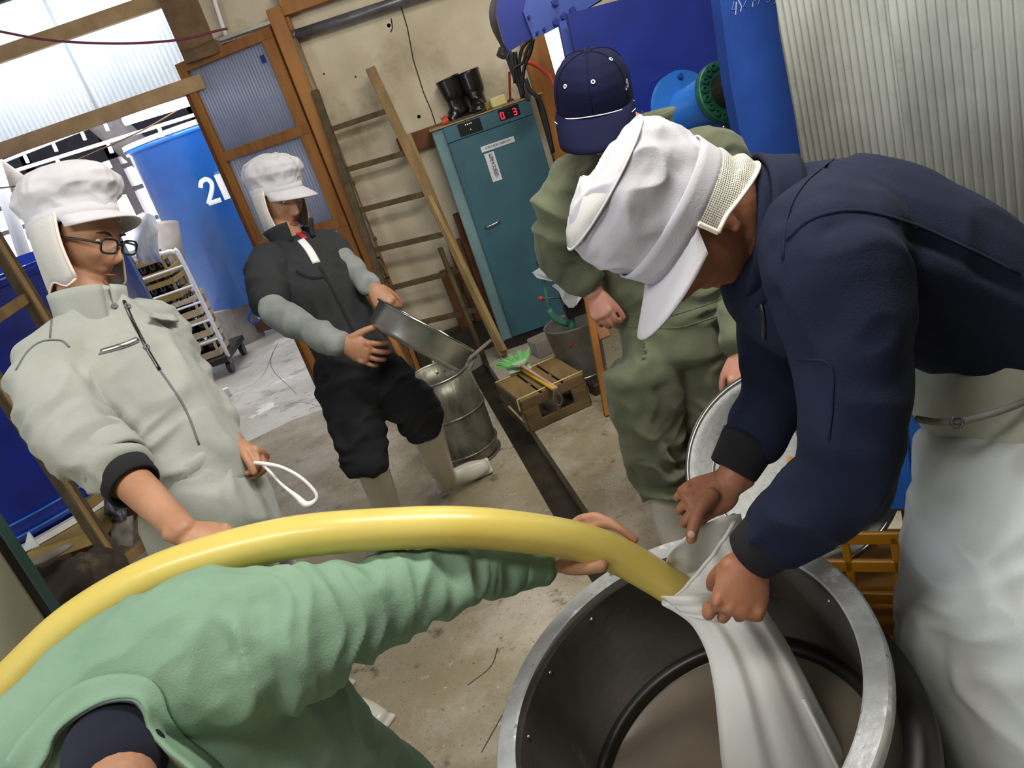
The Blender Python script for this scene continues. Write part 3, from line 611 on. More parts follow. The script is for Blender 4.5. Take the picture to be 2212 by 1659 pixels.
def puffy_cap(par, c, f, u, r, s=1., m=None, brim=.065, puff=1.12, back=.0, tilt=.1, h=.125, flap=True, bandm=None, meshm=None):
    "white factory cap: gathered crown, band, short brim, neck flap"
    m = m or M['cap_white']; L_ = lambda x, y, z: c+(r*x+f*y+u*z)*s
    b = Blob(); nn = 40; rings = []
    for (k, z) in ((1.0, .052), (1.03, .075), (puff*1.02, .10), (puff, .125), (puff*.86, .125+.32*(h-.06)), (puff*.6, h+.035), (puff*.28, h+.045), (.05, h+.047)):
        row = []
        for i in range(nn):
            a = 2*math.pi*i/nn; ca_, sa_ = math.cos(a), math.sin(a)
            g = 1+.035*math.sin(a*8+z*20)*(1 if .09 < z < .15 else .25)+.015*math.sin(a*5+2)
            row.append(L_(.082*k*ca_*g, (.105*k*sa_*g)-.004-back*(z-.05), z+tilt*.105*k*sa_*(1 if z < .08 else .5)))
        rings.append(row)
    low = [L_(.079*math.cos(2*math.pi*i/nn), .101*math.sin(2*math.pi*i/nn)-.004, .03+tilt*.1*math.sin(2*math.pi*i/nn)) for i in range(nn)]
    rings = [low]+rings; v = [p for q in rings for p in q]; fcs = [(k*nn+i, k*nn+(i+1) % nn, (k+1)*nn+(i+1) % nn, (k+1)*nn+i) for k in range(len(rings)-1) for i in range(nn)]
    fcs += [tuple(reversed(range(nn))), tuple((len(rings)-1)*nn+i for i in range(nn))]
    b.add(v, fcs); cr_ = b.build('cap_crown', m, par, voxel=.0035, smooth=4, folds=[(L_(0, -.1, .12), L_(0, .1, .12), .003*s, 14, 22)])
    mb = MB(); mb.tube([L_(.083*math.cos(t), .1045*math.sin(t)-.004, .045+tilt*.1*math.sin(t)) for t in np.linspace(0, 2*math.pi, 40)], .0035, 6, flat=5, up=u, cap=False); mb.build('band_seam', m, par, smooth=True)
    g = []
    for i in range(13):
        a = math.radians(18+144*i/12); row = []
        for j in range(6):
            q = j/5; e = brim*math.sin(a)**.8*q
            row.append(L_(.083*math.cos(a)*(1+.12*q), .1035*math.sin(a)-.004+e, .040+tilt*.1*math.sin(a)-.010*q*q-.35*e-.012*(abs(math.cos(a))**2)*q))
        g.append(row)
    MB().sheet(g, .004).build('cap_brim', m, par, smooth=True)
    if flap:
        g = []
        for i in range(25):
            a = math.radians(16-212*i/24); row = []
            for j in range(9):
                q = j/8; bl = math.exp(-((abs(math.cos(a))-1)/.35)**2); x = (.084+.012*bl*math.sin(q*3.1))*math.cos(a)*(1+.02*math.sin(i*1.7)*q-.10*q); y = (.103*math.sin(a)-.004)*(1-.16*q)+.016*q*bl
                row.append(L_(x, y, .05-tilt*.1*abs(math.sin(a))-q*(.145+.01*math.sin(i*.9))))
            g.append(row)
        MB().sheet(g, .003).build('neck_flap', meshm or M['cap_mesh'], par, smooth=True)
        for e in (0, -1): MB().tube(g[e], .0035, 8).build('flap_trim', M['trim_pink'], par, smooth=True)
        MB().tube([row[-1] for row in g], .003, 6).build('flap_trim', M['trim_pink'], par, smooth=True)
# ================================================================ OBJECTS
# boots and sponge on the cabinet, cables, machine
bA = PY(985, 258, 5.3); bB = PY(1030, 243, 5.3); bA[2] = bB[2] = CZ+.008
tz = PY(990, 160, 5.3)[2]-bA[2]
boot('rubber_boot', bA+V(.05, 0, 0), (-.10, 0, 1), (-.85, -.55, 0), tz, .064, .075, M['boot_black'], 'black rubber boot on top of the teal cabinet, its toe pointing left', group=None, flen=.1)
boot('rubber_boot', bB+V(.03, -.03, 0), (-.04, 0, 1), (-.25, -1, 0), tz*1.0, .062, .07, M['boot_black'], 'black rubber boot on the teal cabinet, right one of the pair beside the sponge', flen=.1)
s_ = PY(1076, 218, 5.2); s_[2] = CZ+.008+.03
MB().box(s_, (.10, .06, .06), Rz(.1), .008).build('sponge', M['gold'], label='pale yellow sponge on top of the teal cabinet', cat='sponge')
s_ = PY(1052, 224, 5.25); s_[2] = CZ+.008+.022
MB().box(s_, (.07, .05, .044), Rz(.1), .004).build('small_box', M['card'], label='small ochre box between the black boots and the sponge', cat='box')
s_ = PY(963, 264, 5.2); s_[2] = CZ+.008+.02
MB().lathe([(.001, -.02), (.03, -.02), (.03, .02), (.022, .02), (.02, -.01), (.001, -.01)], s_, 20, axis=(1, 0, .2)).build('tape_roll', M['red_cable'], smooth=False, label='small red tape roll at the left corner of the cabinet top', cat='tape')
MB().box(PY(1003, 250, 5.2)*V(1, 1, 0)+V(0, 0, CZ+.012), (.24, .1, .012), Rz(-.1), .003).build('flat_board', M['card_dark'], label='dark flat board under the black boots', cat='board')
# blue press: overhead beam, back plates, side column, flange with bolts
pr = empty('filter_press', (1.3, 3.4, 0), label='large blue filter press frame at the upper right', cat='press')
def quad(mb, pts, Y, th, back=True):
    return mb.prism([PY(x, y, Y) for x, y in pts], (0, 1, 0), th)
quad(MB(), [(1225, 30), (1560, -60), (1680, 420), (1640, 1000), (1480, 1000), (1262, 200)], 3.75, .05).build('back_plate', M['blue_dark'], pr)
quad(MB(), [(1208, 48), (1262, 26), (1300, 200), (1320, 420), (1262, 420), (1225, 130)], 3.9, .05).build('side_plate', M['blue_grey'], pr)
quad(MB(), [(1550, -40), (1672, -40), (1682, 60), (1700, 160), (1716, 245), (1729, 330), (1760, 620), (1660, 620), (1608, 335), (1578, 180)], 3.0, .09).build('column', M['blue_paint'], pr, label='lighter blue side column with chalk marks')
quad(MB(), [(1078, -30), (1180, -70), (1330, -70), (1300, 2), (1205, 58), (1180, 62), (1150, 80), (1100, 112), (1088, 90), (1072, 30)], 4.1, .05).build('beam_end', M['blue_dark'], pr)
quad(MB(), [(1130, 25), (1140, -20), (1170, -60), (1340, -60), (1300, -2), (1210, 56), (1180, 72), (1152, 83)], 4.06, .03).build('overhead_beam', M['blue_grey'], pr)
for (x, y) in ((1198, 5), (1200, 47), (1218, 35), (1236, 22), (1142, 36), (1175, 62), (1160, 70)):
    MB().lathe([(.001, -.02), (.016 if x > 1190 else .007, -.02), (.016 if x > 1190 else .007, .01)], PY(x, y, 4.05), 6, axis=(0, 1, 0)).build('bolt', M['blue_dark'], pr)
fc = PY(1502, 232, 3.62); fax = nz(I(.40, .02, .90))
fl1 = MB().lathe([(.04, -.015), (.185, -.015), (.185, .012), (.04, .012)], fc-fax*.06, 56, axis=fax).build('back_flange', M['blue_light'], pr)
MB().lathe([(.10, -.07), (.105, .16), (.10, .17)], fc, 48, axis=fax).build('cylinder_neck', M['blue_light'], pr, smooth=True)
f2 = MB().lathe([(.001, .165), (.128, .165), (.130, .17), (.130, .195), (.126, .2), (.001, .2)], fc, 56, axis=fax).build('bolt_flange', M['green_flange'], pr)
fu = nz(np.cross(fax, (0, 0, 1))); fw_ = np.cross(fax, fu)
for k in range(18):
    a = 2*math.pi*k/18; p = fc+fax*.2+(fu*math.cos(a)+fw_*math.sin(a))*.108
    MB().lathe([(.016, 0), (.016, .012), (.0095, .013), (.0095, .002), (.001, .002)], p, 14, axis=fax).build('socket_bolt', M['green_flange'], f2)
MB().lathe([(.001, .2), (.072, .2), (.07, .36), (.001, .36)], fc, 32, axis=fax).build('ram', M['rubber'], pr, smooth=False)
for a in (2.2, 3.3, 4.6):
    MB().lathe([(.001, 0), (.013, 0), (.012, .02), (.001, .02)], fc-fax*.048+(fu*math.cos(a)+fw_*math.sin(a))*.155, 6, axis=fax).build('hex_bolt', M['blue_paint'], pr)
MB().tube([PY(1563, 272, 3.3), PY(1566, 285, 3.3), PY(1580, 300, 3.3), PY(1590, 322, 3.3), PY(1592, 360, 3.3)], .008, 8, sub=5).build('braided_hose', M['chrome'], pr, smooth=True)
MB().tube([PY(1576, 300, 3.3), PY(1586, 325, 3.3), PY(1588, 370, 3.3)], .007, 8, sub=5).build('braided_hose', M['pipe_grey'], pr, smooth=True)
ch = MB()
def chalk(pts): ch.tube([PY(x, y, 2.997) for x, y in pts], .0022, 4, flat=.4)
for pts in ([(1586, 4), (1581, 21), (1593, 20)], [(1591, 4), (1589, 32)], [(1594, -2), (1602, 14), (1600, 25)], [(1612, 0), (1606, 14), (1614, 16)], [(1620, 2), (1626, 5), (1633, 0)], [(1626, 5), (1626, 15)], [(1641, 0), (1637, 10)], [(1655, 2), (1659, 5), (1663, 1)], [(1672, 8), (1675, 4)]): chalk(pts)
ch.build('chalk_writing', M['chalk'], pr, label='chalked figures 4 5 6 4')
# glowing strip set on the wall for the daylight between press and timber post
MB().box((.935, 5.28, 1.7), (.12, .02, 3.3)).build('window_1', mat('window_light', '#f4f8ff', .5, emis=2.2), kind='structure', label='narrow strip of daylight between timber post and blue press')
# corrugated grey screen to the right
sp0, sp1 = PY(1686, 60, 2.75), PY(2212, 250, 1.85)
sb = V(sp0[0], sp0[1], .2); se = V(sp1[0]+.25, sp1[1]-.35, .2)
sw = empty('wall_right', (sb+se)/2, kind='structure', label='grey corrugated screen with narrow vertical ribs')
nn = nz(np.cross(nz(se-sb), (0, 0, 1)))
for k in range(3):
    a = sb+(se-sb)*k/3; b = sb+(se-sb)*(k+1.03)/3
    corr(a+nn*.003*k, b+nn*.003*k, 2.9, .030, .006, nn, per=8).build('corrugated_panel', M['corr_grey'], sw, smooth=True)
# grey conduit and cables beside the press
kc = empty('cable_conduit', PY(1140, 210, 4.7), label='grey steel conduit bending up from the teal cabinet to the blue press', cat='pipe')
MB().tube([PY(1143, 212, 4.95), PY(1118, 170, 4.85), PY(1092, 100, 4.6), PY(1070, 55, 4.45), PY(1068, 15, 4.4), PY(1085, -20, 4.35)], .024, 12, sub=6).build('conduit_pipe', M['pipe_grey'], kc, smooth=True)
MB().lathe([(.001, -.02), (.03, -.02), (.03, .02), (.001, .02)], PY(1086, 115, 4.6), 12, axis=I(.3, .9, 0)).build('clamp', M['pipe_grey'], kc)
cbs = [([(1112, 112), (1116, 150), (1122, 180), (1130, 212)], .014), ([(1150, 80), (1128, 105), (1122, 140), (1126, 175), (1132, 205)], .009), ([(1150, 85), (1138, 110), (1130, 135), (1110, 150), (1112, 180)], .008), ([(1152, 84), (1146, 112), (1132, 150), (1128, 190)], .010), ([(1158, 14), (1156, 40), (1150, 62), (1146, 80)], .006), ([(1135, 170), (1145, 195), (1165, 215), (1180, 260), (1195, 330)], .012)]
for k, (pts, r) in enumerate(cbs):
    MB().tube([PY(x, y, 4.6-.03*k) for x, y in pts], r, 8, sub=6).build('power_cable', M['cable'], smooth=True, label=['thick black cable hanging straight down beside the steel conduit', 'black cable curving down left from the blue beam corner', 'thin black cable looping to the left behind the conduit', 'black cable in the middle of the bundle under the blue beam', 'thin black cable hanging over the face of the blue overhead beam', 'black cable running down the timber post towards the navy cap'][k], cat='cable')
MB().tube([PY(1140, 135, 4.5), PY(1155, 140, 4.5), PY(1172, 152, 4.5), PY(1190, 168, 4.5), PY(1200, 200, 4.5), PY(1203, 260, 4.5)], .010, 8, sub=6).build('red_hose', M['red_cable'], smooth=True, label='red hose arching towards the navy cap', cat='hose')
MB().tube([PY(1100, 155, 4.8), PY(1101, 190, 4.8), PY(1102, 214, 4.95)], .007, 8, sub=4).build('red_cable', M['red_cable'], smooth=True, label='red cable ending at the back of the teal cabinet top', cat='cable')
# ---------------------------------------------------------------- hall beyond: tank 21, logs, lamp, trolley with crates
tk = empty('storage_tank', (-1.93, 8.7, .0), label='tall bright blue tank numbered 21 behind the door leaf', cat='tank')
TC, TR = V(-1.93, 8.75, 0), .93
MB().lathe([(.001, .40), (TR, .40), (TR, 2.02), (TR+.025, 2.03), (TR+.025, 2.07), (TR-.02, 2.07), (TR-.02, 1.9), (.001, 1.9)], TC, 96).build('tank_shell', M['blue_tank'], tk, smooth=False)
tk.children[0].data.polygons.foreach_set('use_smooth', [abs(p.normal.z) < .5 for p in tk.children[0].data.polygons])
MB().lathe([(TR+.002, 2.07), (TR+.03, 2.075), (TR+.03, 2.12), (TR-.05, 2.12)], TC, 96).build('tank_lid', M['far_white'], tk)
def on_tank(mb, pts, w_, th=.004):
    # flat painted strokes wrapped on the shell; (s, z) along the surface
    q = [(TC+V(math.sin(s/TR)*(TR+.003), -math.cos(s/TR)*(TR+.003), z)) for s, z in pts]; mb.tube(q, w_/2, 6, flat=.15, up=nz(q[len(q)//2]-V(TC[0], TC[1], q[0][2]))); return mb
nb = PY(463, 410, 8.75-TR*.98)
s0 = TR*math.asin(max(-1, min(1, (nb[0]-TC[0])/TR))); z0 = nb[2]
two = crom([V(-.065, .055, 0), V(-.035, .10, 0), V(.02, .11, 0), V(.05, .07, 0), V(.03, .01, 0), V(-.06, -.10, 0)], 1, 6)[0]
on_tank(MB(), [(s0-.045+p[0], z0+p[1]) for p in two], .042).build('number', M['white_paint'], tk)
on_tank(MB(), [(s0-.105+x, z0-.10) for x in (0, .05, .1, .13)], .042).build('number', M['white_paint'], tk)
on_tank(MB(), [(s0+.085, z0+y) for y in (-.115, 0, .12)], .06).build('number', M['white_paint'], tk)
for k, (x, y) in enumerate(((-2.45, 8.15), (-1.5, 8.0), (-1.9, 9.4))):
    MB().lathe([(.001, 0), (.2, 0), (.2, .4), (.001, .4)], (x, y, 0), 24).build('concrete_foot', M['log'], tk)
MB().tube([PY(548, 655, 7.7), PY(535, 690, 7.7), PY(545, 700, 7.7), PY(600, 670, 7.7)], .014, 6).build('outlet_pipe', M['blue_paint'], tk)
bar('timber_baulk', PY(520, 715, 8.1), PY(640, 680, 8.1), .1, .12, M['wood_dark'], label='dark timber lying under the blue tank numbered 21', cat='timber')
lg = [(PY(120, 170, 9.2), PY(380, 400, 10.4), .17, 'grey round log reaching down to the top of the blue tank 21'), (PY(-260, 200, 6.6), PY(130, 475, 7.2), .12, 'grey round log at the far left above the white cap')]
for a, b, r, lb in lg: MB().tube([a, (a+b)/2+V(0, 0, .01), b], [r, r*1.05, r], 14, sub=3).build('round_log', M['log'], smooth=True, label=lb, cat='log')
for a, b, lb in ((PY(268, 262, 6.9), PY(432, 212, 6.9), 'bright fluorescent tube lamp above the blue tank'), (PY(300, 238, 7.3), PY(420, 200, 7.3), 'fluorescent tube lamp behind the nearer one')):
    lm = empty('tube_lamp', (a+b)/2, label=lb, cat='lamp')
    MB().tube([a, b], .035, 10).build('tube', M['lamp'], lm); MB().beam(a+V(0, 0, .06), b+V(0, 0, .06), .1, .05).build('housing', M['white_paint'], lm)
MB().tube([PY(-30, 300, 6.6), PY(95, 680, 6.6)], .05, 10).build('white_post', M['white_paint'], smooth=True, label='slanting white pole at the far left behind the grey suited worker', cat='pole')
MB().tube([PY(-20, 408, 6.4), PY(40, 400, 6.4), PY(100, 375, 6.6), PY(290, 290, 7), PY(380, 240, 7), PY(520, 150, 7)], .006, 6, sub=4).build('thin_wire', M['wood_dark'], smooth=True, label='thin brown wire crossing the grey logs', cat='wire')
# big deep blue tank on the left
t2 = empty('storage_tank', (-3.05, 4.5, 0), label='deep blue tank on boards at the left behind the ladder', cat='tank')
q0 = MB().lathe([(.001, .36), (1.27, .36), (1.29, .38), (1.29, 1.50), (1.31, 1.51), (1.31, 1.56), (1.26, 1.56), (1.26, 1.3), (.001, 1.3)], (-3.2, 4.75, 0), 96).build('tank_shell', M['blue_tank_deep'], t2)
q0.data.polygons.foreach_set('use_smooth', [abs(p.normal.z) < .5 for p in q0.data.polygons])
for z in (.47, .40): MB().lathe([(1.29, z-.006), (1.298, z-.004), (1.298, z+.004), (1.29, z+.006)], (-3.2, 4.75, 0), 96).build('weld_ring', M['blue_light'], t2, smooth=True)
MB().lathe([(1.29, .33), (1.33, .33), (1.33, .36), (1.29, .36)], (-3.2, 4.75, 0), 96, closed=True).build('base_ring', M['white_paint'], t2)
for k in range(5):
    MB().box((-4.0+k*.42, 4.75, .29), (.36, 2.3, .07), bev=.004).build('board', M['card'], t2)
for x in (-4.0, -3.2, -2.45): MB().box((x, 4.75, .125), (.16, 2.1, .25)).build('bearer', M['wood_dark'], t2)
# sheet over something white behind worker 1
MB().sheet([[PY(282+13*j+i*3+(3*math.sin(i*1.3)), 462+i*21+4*math.sin(j*2+i), 6.3+.05*math.sin(i+j*1.7)) for j in range(5)] for i in range(6)], .004).build('plastic_sheet', mat('sheet_white', '#e8ecf2', .6, var=.1), smooth=True, label='hanging white plastic sheet behind the glasses of the left worker', cat='sheet')
MB().tube([PY(355, 480, 7.6), PY(395, 700, 7.6)], .12, 14).build('wrapped_drum', M['log'], smooth=True, label='grey wrapped drum between the white sheet and the tank 21', cat='drum')
# trolley: tube frame, bars, crates with bottles
tr0 = PZ(508, 802); TX1, TY = tr0[0]+.02, tr0[1]-.05
tro = empty('roll_trolley', (TX1-.35, TY, 0), label='white tube framed trolley stacked with bottle crates', cat='trolley')
TXw = .62
ztop = PY(380, 538, TY)[2]
MB().tube([V(TX1, TY, .16), V(TX1, TY, ztop-.1), V(TX1-.03, TY, ztop-.02), V(TX1-.12, TY, ztop), V(TX1-TXw, TY, ztop), V(TX1-TXw-.05, TY, .16)], .018, 8, sub=4).build('tube_frame', M['white_paint'], tro, smooth=True)
zb = [PY(x, y, TY)[2] for x, y in ((400, 572), (420, 615), (440, 650), (455, 690), (470, 731), (485, 775))]
for z in zb: MB().tube([V(TX1, TY, z), V(TX1-TXw, TY, z)], .010, 6).build('cross_bar', M['white_paint'], tro)
MB().box((TX1-TXw/2, TY+.3, .15), (TXw, .7, .05)).build('deck', M['rubber'], tro)
for x in (TX1-.03, TX1-TXw+.05):
    for y in (TY+.02, TY+.55):
        MB().lathe([(.001, -.018), (.06, -.018), (.06, .018), (.001, .018)], (x, y, .065), 16, axis=(1, 0, 0)).build('wheel', M['rubber'], tro); MB().box((x, y, .11), (.05, .05, .04)).build('fork', M['pipe_grey'], tro)
def bcrate(x, y, z, h, wdt, dep, m, label, nb=5):
    c = empty('bottle_crate', (x, y, z), label=label, cat='crate', group='bottle crates on the trolley')
    for zz, hh in ((z+h*.16, h*.3), (z+h*.80, h*.22)):
        for yy in (y-dep/2, y+dep/2): MB().box((x, yy, zz), (wdt, .015, hh)).build('slat', m, c)
        for xx in (x-wdt/2, x+wdt/2): MB().box((xx, y, zz), (.015, dep, hh)).build('slat', m, c)
    for xx in (x-wdt/2+.01, x+wdt/2-.01):
        for yy in (y-dep/2+.012, y+dep/2-.012): MB().box((xx, yy, z+h*.48), (.02, .02, h*.9)).build('corner_post', m, c)
    MB().box((x, y, z+.01), (wdt, dep, .015)).build('bottom', m, c)
    for r in range(2):
        for k in range(nb):
            MB().lathe([(.001, 0), (.034, 0), (.034, h*.62), (.012, h*.86), (.012, h*1.02), (.001, h*1.02)], (x-wdt/2+wdt*(k+.5)/nb, y-dep/2+.06+r*.09, z+.02), 10).build('bottle', M['bottle'], smooth=True, label='dark bottle, %s, %s row, %s trolley crate' % (('leftmost', 'second from left', 'middle one', 'second from right', 'rightmost')[k], ('front', 'back')[r], {'lowest': 'lowest', 'second': 'second lowest', 'third': 'third lowest', 'fourth': 'second highest', 'topmost': 'topmost'}[label.split()[0]]), cat='bottle', group='dark bottles in the trolley crates')
zc = .18; names = ['lowest', 'second lowest', 'third from the bottom', 'fourth from the bottom', 'topmost']
for k in range(5):
    h = .19 if k < 3 else .20
    bcrate(TX1-TXw/2-.02-(.05 if k > 2 else 0), TY+.24, zc, h, .5 if k < 3 else .42, .34, M['crate_cream'] if k < 3 else M['card'], names[k]+' slatted crate of dark bottles on the white trolley', 5); zc += h+.008
MB().box(PZ(452, 800, .23)+V(0, -.3, -.1), (.17, .13, .13), Rz(.2)).build('carton', mat('carton', '#8a5a34', .8), label='small brown carton at the foot of the trolley', cat='box')
yc = empty('beer_crate', PZ(440, 870), label='yellow and orange plastic crate beside the left worker', cat='crate')
yb = PZ(462, 885); yb = V(yb[0]-.2, yb[1]+.05, 0)
for k, z in enumerate((.03, .13, .23, .32)):
    MB().box((yb[0], yb[1]-.17, z), (.38, .015, .05)).build('slat', M['crate_yellow'] if k % 2 else M['crate_orange'], yc); MB().box((yb[0]+.19, yb[1], z), (.015, .34, .05)).build('slat', M['crate_orange'] if k % 2 else M['yellow_plastic'], yc)
    MB().box((yb[0]-.19, yb[1], z), (.015, .34, .05)).build('slat', M['crate_yellow'], yc); MB().box((yb[0], yb[1]+.17, z), (.38, .015, .05)).build('slat', M['crate_yellow'], yc)
for sx in (-.19, .19):
    for sy in (-.17, .17): MB().box((yb[0]+sx, yb[1]+sy, .175), (.03, .03, .35)).build('corner_post', M['yellow_plastic'], yc)
MB().tube([PY(448, 800, 6.6), PY(466, 850, 6.55)], .03, 10).build('plastic_pipe', mat('pinkgrey', '#a8938a', .6), smooth=True, label='short pinkish grey pipe standing by the yellow crate', cat='pipe')
for k, (x, y, s_, m, lb) in enumerate(((478, 870, .07, 'pipe_grey', 'dark scrap block on the floor beside the yellow crate'), (488, 858, .06, 'far_white', 'white scrap piece on the floor beside the yellow crate'))):
    p = PZ(x, y); MB().box(p+V(0, 0, s_*.6), (s_*1.6, s_, s_*1.2), Rz(.5), .006).build('scrap_piece', M[m], label=lb, cat='scrap')
# ---------------------------------------------------------------- left ladder, boxes, sack, cream panel
lA1 = PY(-40, 778, 3.42); lA0 = PY(300, 1290, 3.3); lB1 = PY(-60, 440, 3.85); lB0 = PY(400, 1190, 3.62)
def onl(a, b, y, xs): return xs
la = empty('wooden_ladder', (lA0+lB0)/2, label='brown wooden ladder at the left edge leaning on the deep blue tank', cat='ladder')
bar('rail', lA0, lA1, .05, .085, M['ladder_dark'], la, up=(.8, -.6, 0)); bar('rail', lB0, lB1, .05, .085, M['ladder_dark'], la, up=(.8, -.6, 0))
bar('rail_edge', lA0+V(.03, -.035, 0), lA1+V(.03, -.035, 0), .02, .03, M['ladder'], la, up=(.8, -.6, 0)); bar('rail_edge', lB0+V(.03, -.035, 0), lB1+V(.03, -.035, 0), .02, .03, M['ladder'], la, up=(.8, -.6, 0))
def lint(a, b, y):   # point of rail a-b whose picture height is y
    lo, hi = 0., 1.
    for _ in range(30):
        m_ = (lo+hi)/2; p = a+(b-a)*m_-CAM; py = 829.5-F*(p@UP)/(p@FW)
        if py > y: lo = m_
        else: hi = m_
    return a+(b-a)*lo
for ya, yb_ in ((710, 0), (858, 0), (975, 0), (1102, 0), (1222, 0)):
    a = lint(lA0, lA1, ya) if ya > 780 else lA1+(lA1-lA0)*.12
    if ya < 780: a = PY(-60, 722, 3.42)
    r = a+V(.1, .1, 0); b = lint(lB0, lB1, ya-90 if ya > 780 else 640)
    bar('rung', a, b, .035, .045, M['ladder'], la)
def boxat(name, x, y, z, size, rz, m, label, cat='box', dz=0, shade=None):
    p = PZ(x, y, z); return MB().box(p+V(0, 0, dz), size, Rz(rz), .004).build(name, m, label=label, cat=cat)
bx = PZ(128, 1160, .2); bx1 = MB().box(bx+V(0, .05, .02), (.16, .2, .11), Rz(.25), .003).build('cardboard_box', M['card'], label='small ochre cardboard box under the deep blue tank', cat='box')
MB().box(bx+V(.02, -.062, .03), (.035, .003, .02), Rz(.25)).build('box_label', M['paper'], bx1)
MB().box(PZ(205, 1115, .2)+V(0, .1, 0), (.2, .25, .16), Rz(.2), .003).build('cardboard_box', M['card_dark'], label='dark brown box just right of the ladder rail under the tank', cat='box')
MB().box(PZ(95, 1178, .2)+V(0, .1, .0), (.12, .18, .12), Rz(.2), .003).build('wood_block', M['wood_brown'], label='dark brown wood block left of the small ochre box', cat='block')
for (x, y, sx, lb) in ((265, 1140, .12, 'torn grey sheet hanging in the gap between ladder and the light trousers'), (250, 1085, .1, 'dark fabric scrap above the torn grey sheet')):
    g = [[PY(x-25+12*j, y-25+i*16+3*math.sin(j*3+i), 3.75+.03*math.sin(i*2+j)) for j in range(5)] for i in range(5)]
    MB().sheet(g, .004).build('torn_sheet', M['pipe_grey'] if y < 1100 else M['log'], smooth=True, label=lb, cat='sheet')
b = Blob(); sx_ = [P(90, 1215, 2.9), P(150, 1205, 2.95), P(205, 1200, 3.0)]
b.loft([P(120, 1450, 2.65), P(125, 1330, 2.7), P(135, 1240, 2.8)], [(.22, .16), (.21, .15), (.17, .12)], up=I(.1, .2, 1), cap='flat')
b.loft([P(215, 1430, 2.75), P(205, 1320, 2.8), P(185, 1230, 2.9)], [(.18, .12), (.16, .12), (.12, .1)], up=I(.1, .2, 1), cap='flat')
sk = b.build('cloth_sack', M['sack'], voxel=.012, smooth=10, folds=[(P(120, 1450, 2.6), P(135, 1240, 2.7), .022, 5, 9)], label='dark brown cloth covered sack below the deep blue tank', cat='sack')
sk.location.z = max(sk.location.z, .24)
MB().tube([P(70, 1216, 2.62), P(110, 1200, 2.62), P(150, 1178, 2.7)], [.016, .022, .014], 10, sub=4, flat=.6).build('rope_end', M['log'], smooth=True, label='pale rolled cloth edge on top of the dark sack', cat='cloth')
MB().prism([P(50, 1193, 2.7), P(82, 1180, 2.7), P(60, 1150, 2.72)], FW, .01).build('paper_scrap', M['paper'], label='pale triangular paper scrap left of the ochre box', cat='paper')
cp = empty('machine_cabinet', P(60, 1500, 1.9), label='cream panelled cabinet with a teal grey edge at the lower left corner', cat='cabinet')
e0, e1 = PY(-30, 1103, 1.95), PY(160, 1445, 1.95); pz0 = min(e0[2], e1[2])
TX = (e0[0]+e1[0])/2
MB().box((-1.66, 1.5, .70), (.60, .82, 1.40), bev=.004).build('cabinet_body', M['cream_panel'], cp)
MB().box((-1.372, 1.93, .70), (.045, .045, 1.41), bev=.003).build('corner_profile', M['teal_grey'], cp)
MB().box((-1.358, 1.895, .70), (.014, .02, 1.40)).build('seal', M['rubber'], cp)
# ---------------------------------------------------------------- barrel, crate with brush and dustpan, bin, pump, stand, yellow crates
bc = PZ(1012, 985); bc = V(-.335, 3.72, 0); BR, BH = .172, .475
br = empty('metal_barrel', bc, label='galvanised open barrel with hoops standing by the gutter', cat='barrel')
MB().lathe([(.001, .012), (BR-.004, .012), (BR, .02), (BR+.002, .16), (BR+.001, .33), (BR-.012, BH), (BR-.02, BH), (BR-.010, .33), (BR-.01, .03), (.001, .025)], bc, 56).build('barrel_wall', M['galv'], br, smooth=True)
for z, r in ((.0, BR+.002), (.065, BR+.004), (.27, BR+.004)): MB().lathe([(r-.004, z), (r+.006, z+.002), (r+.007, z+.009), (r-.002, z+.013)], bc, 56, closed=True).build('hoop', M['galv'], br, smooth=True)
MB().lathe([(BR-.02, BH-.004), (BR-.009, BH-.005), (BR-.007, BH+.004), (BR-.018, BH+.006)], bc, 56, closed=True).build('rim', M['steel'], br, smooth=True)
t = PY(978, 818, 3.86); MB().sheet([[bc+V(math.sin(a)*(BR-.01+o), math.cos(a)*(BR-.01+o), BH+z) for a in np.linspace(-.1, .35, 6)] for o, z in ((0, -.03), (0, .01), (.015, .03), (.03, .028))], .003).build('handle_tab', M['steel'], br, smooth=True)
for a in (-.25, 0, .25): MB().lathe([(.001, 0), (.006, 0), (.004, .004), (.001, .005)], bc+V(math.sin(a+.2)*(BR-.02), math.cos(a+.2)*(BR-.02), BH-.05), 8, axis=(0, -1, 0)).build('rivet', M['steel'], br)
# wooden crate
k00, k10 = PZ(1118, 935), PZ(1238, 880); kd = nz(k10-k00); kn = V(-kd[1], kd[0], 0)
if kn[1] < 0: kn = -kn
KW, KD, KH = .37, .40, .19
kc0 = V(.005, 3.72, 0); RK = np.stack([kd, kn, V(0, 0, 1)], 1)
kr = empty('wooden_crate', kc0, label='old wooden slatted crate turned over beside the gutter, brush lying on it', cat='crate')
def kp(x, y, z): return kc0+kd*x+kn*y+V(0, 0, z)
def kb(name, x, y, z, dx, dy, dz, m, par=kr, bev=.003): return MB().box(kp(x, y, z), (dx, dy, dz), RK, bev).build(name, m, par)
for k in range(3): kb('slat', .062+k*.125, KD/2, KH-.006, .112, KD, .012, M['crate_wood'])
for zz, dz in ((.028, .05), (KH-.035, .05)): kb('side_board', KW/2, .006, zz, KW, .012, dz, M['crate_wood_dark'])
for xx, dx in ((.045, .09), (.185, .02), (KW-.045, .09)): kb('side_board', xx, .006, KH/2, dx, .012, KH-.1, M['crate_wood_dark'])
for k in range(3): kb('end_board', .006, KD/2, .035+k*.062, .012, KD, .05, M['crate_wood_dark']); kb('end_board', KW-.006, KD/2, .035+k*.062, .012, KD, .05, M['crate_wood_dark'])
for k in range(2): kb('side_board', KW/2, KD-.006, .05+k*.09, KW, .012, .07, M['crate_wood_dark'])
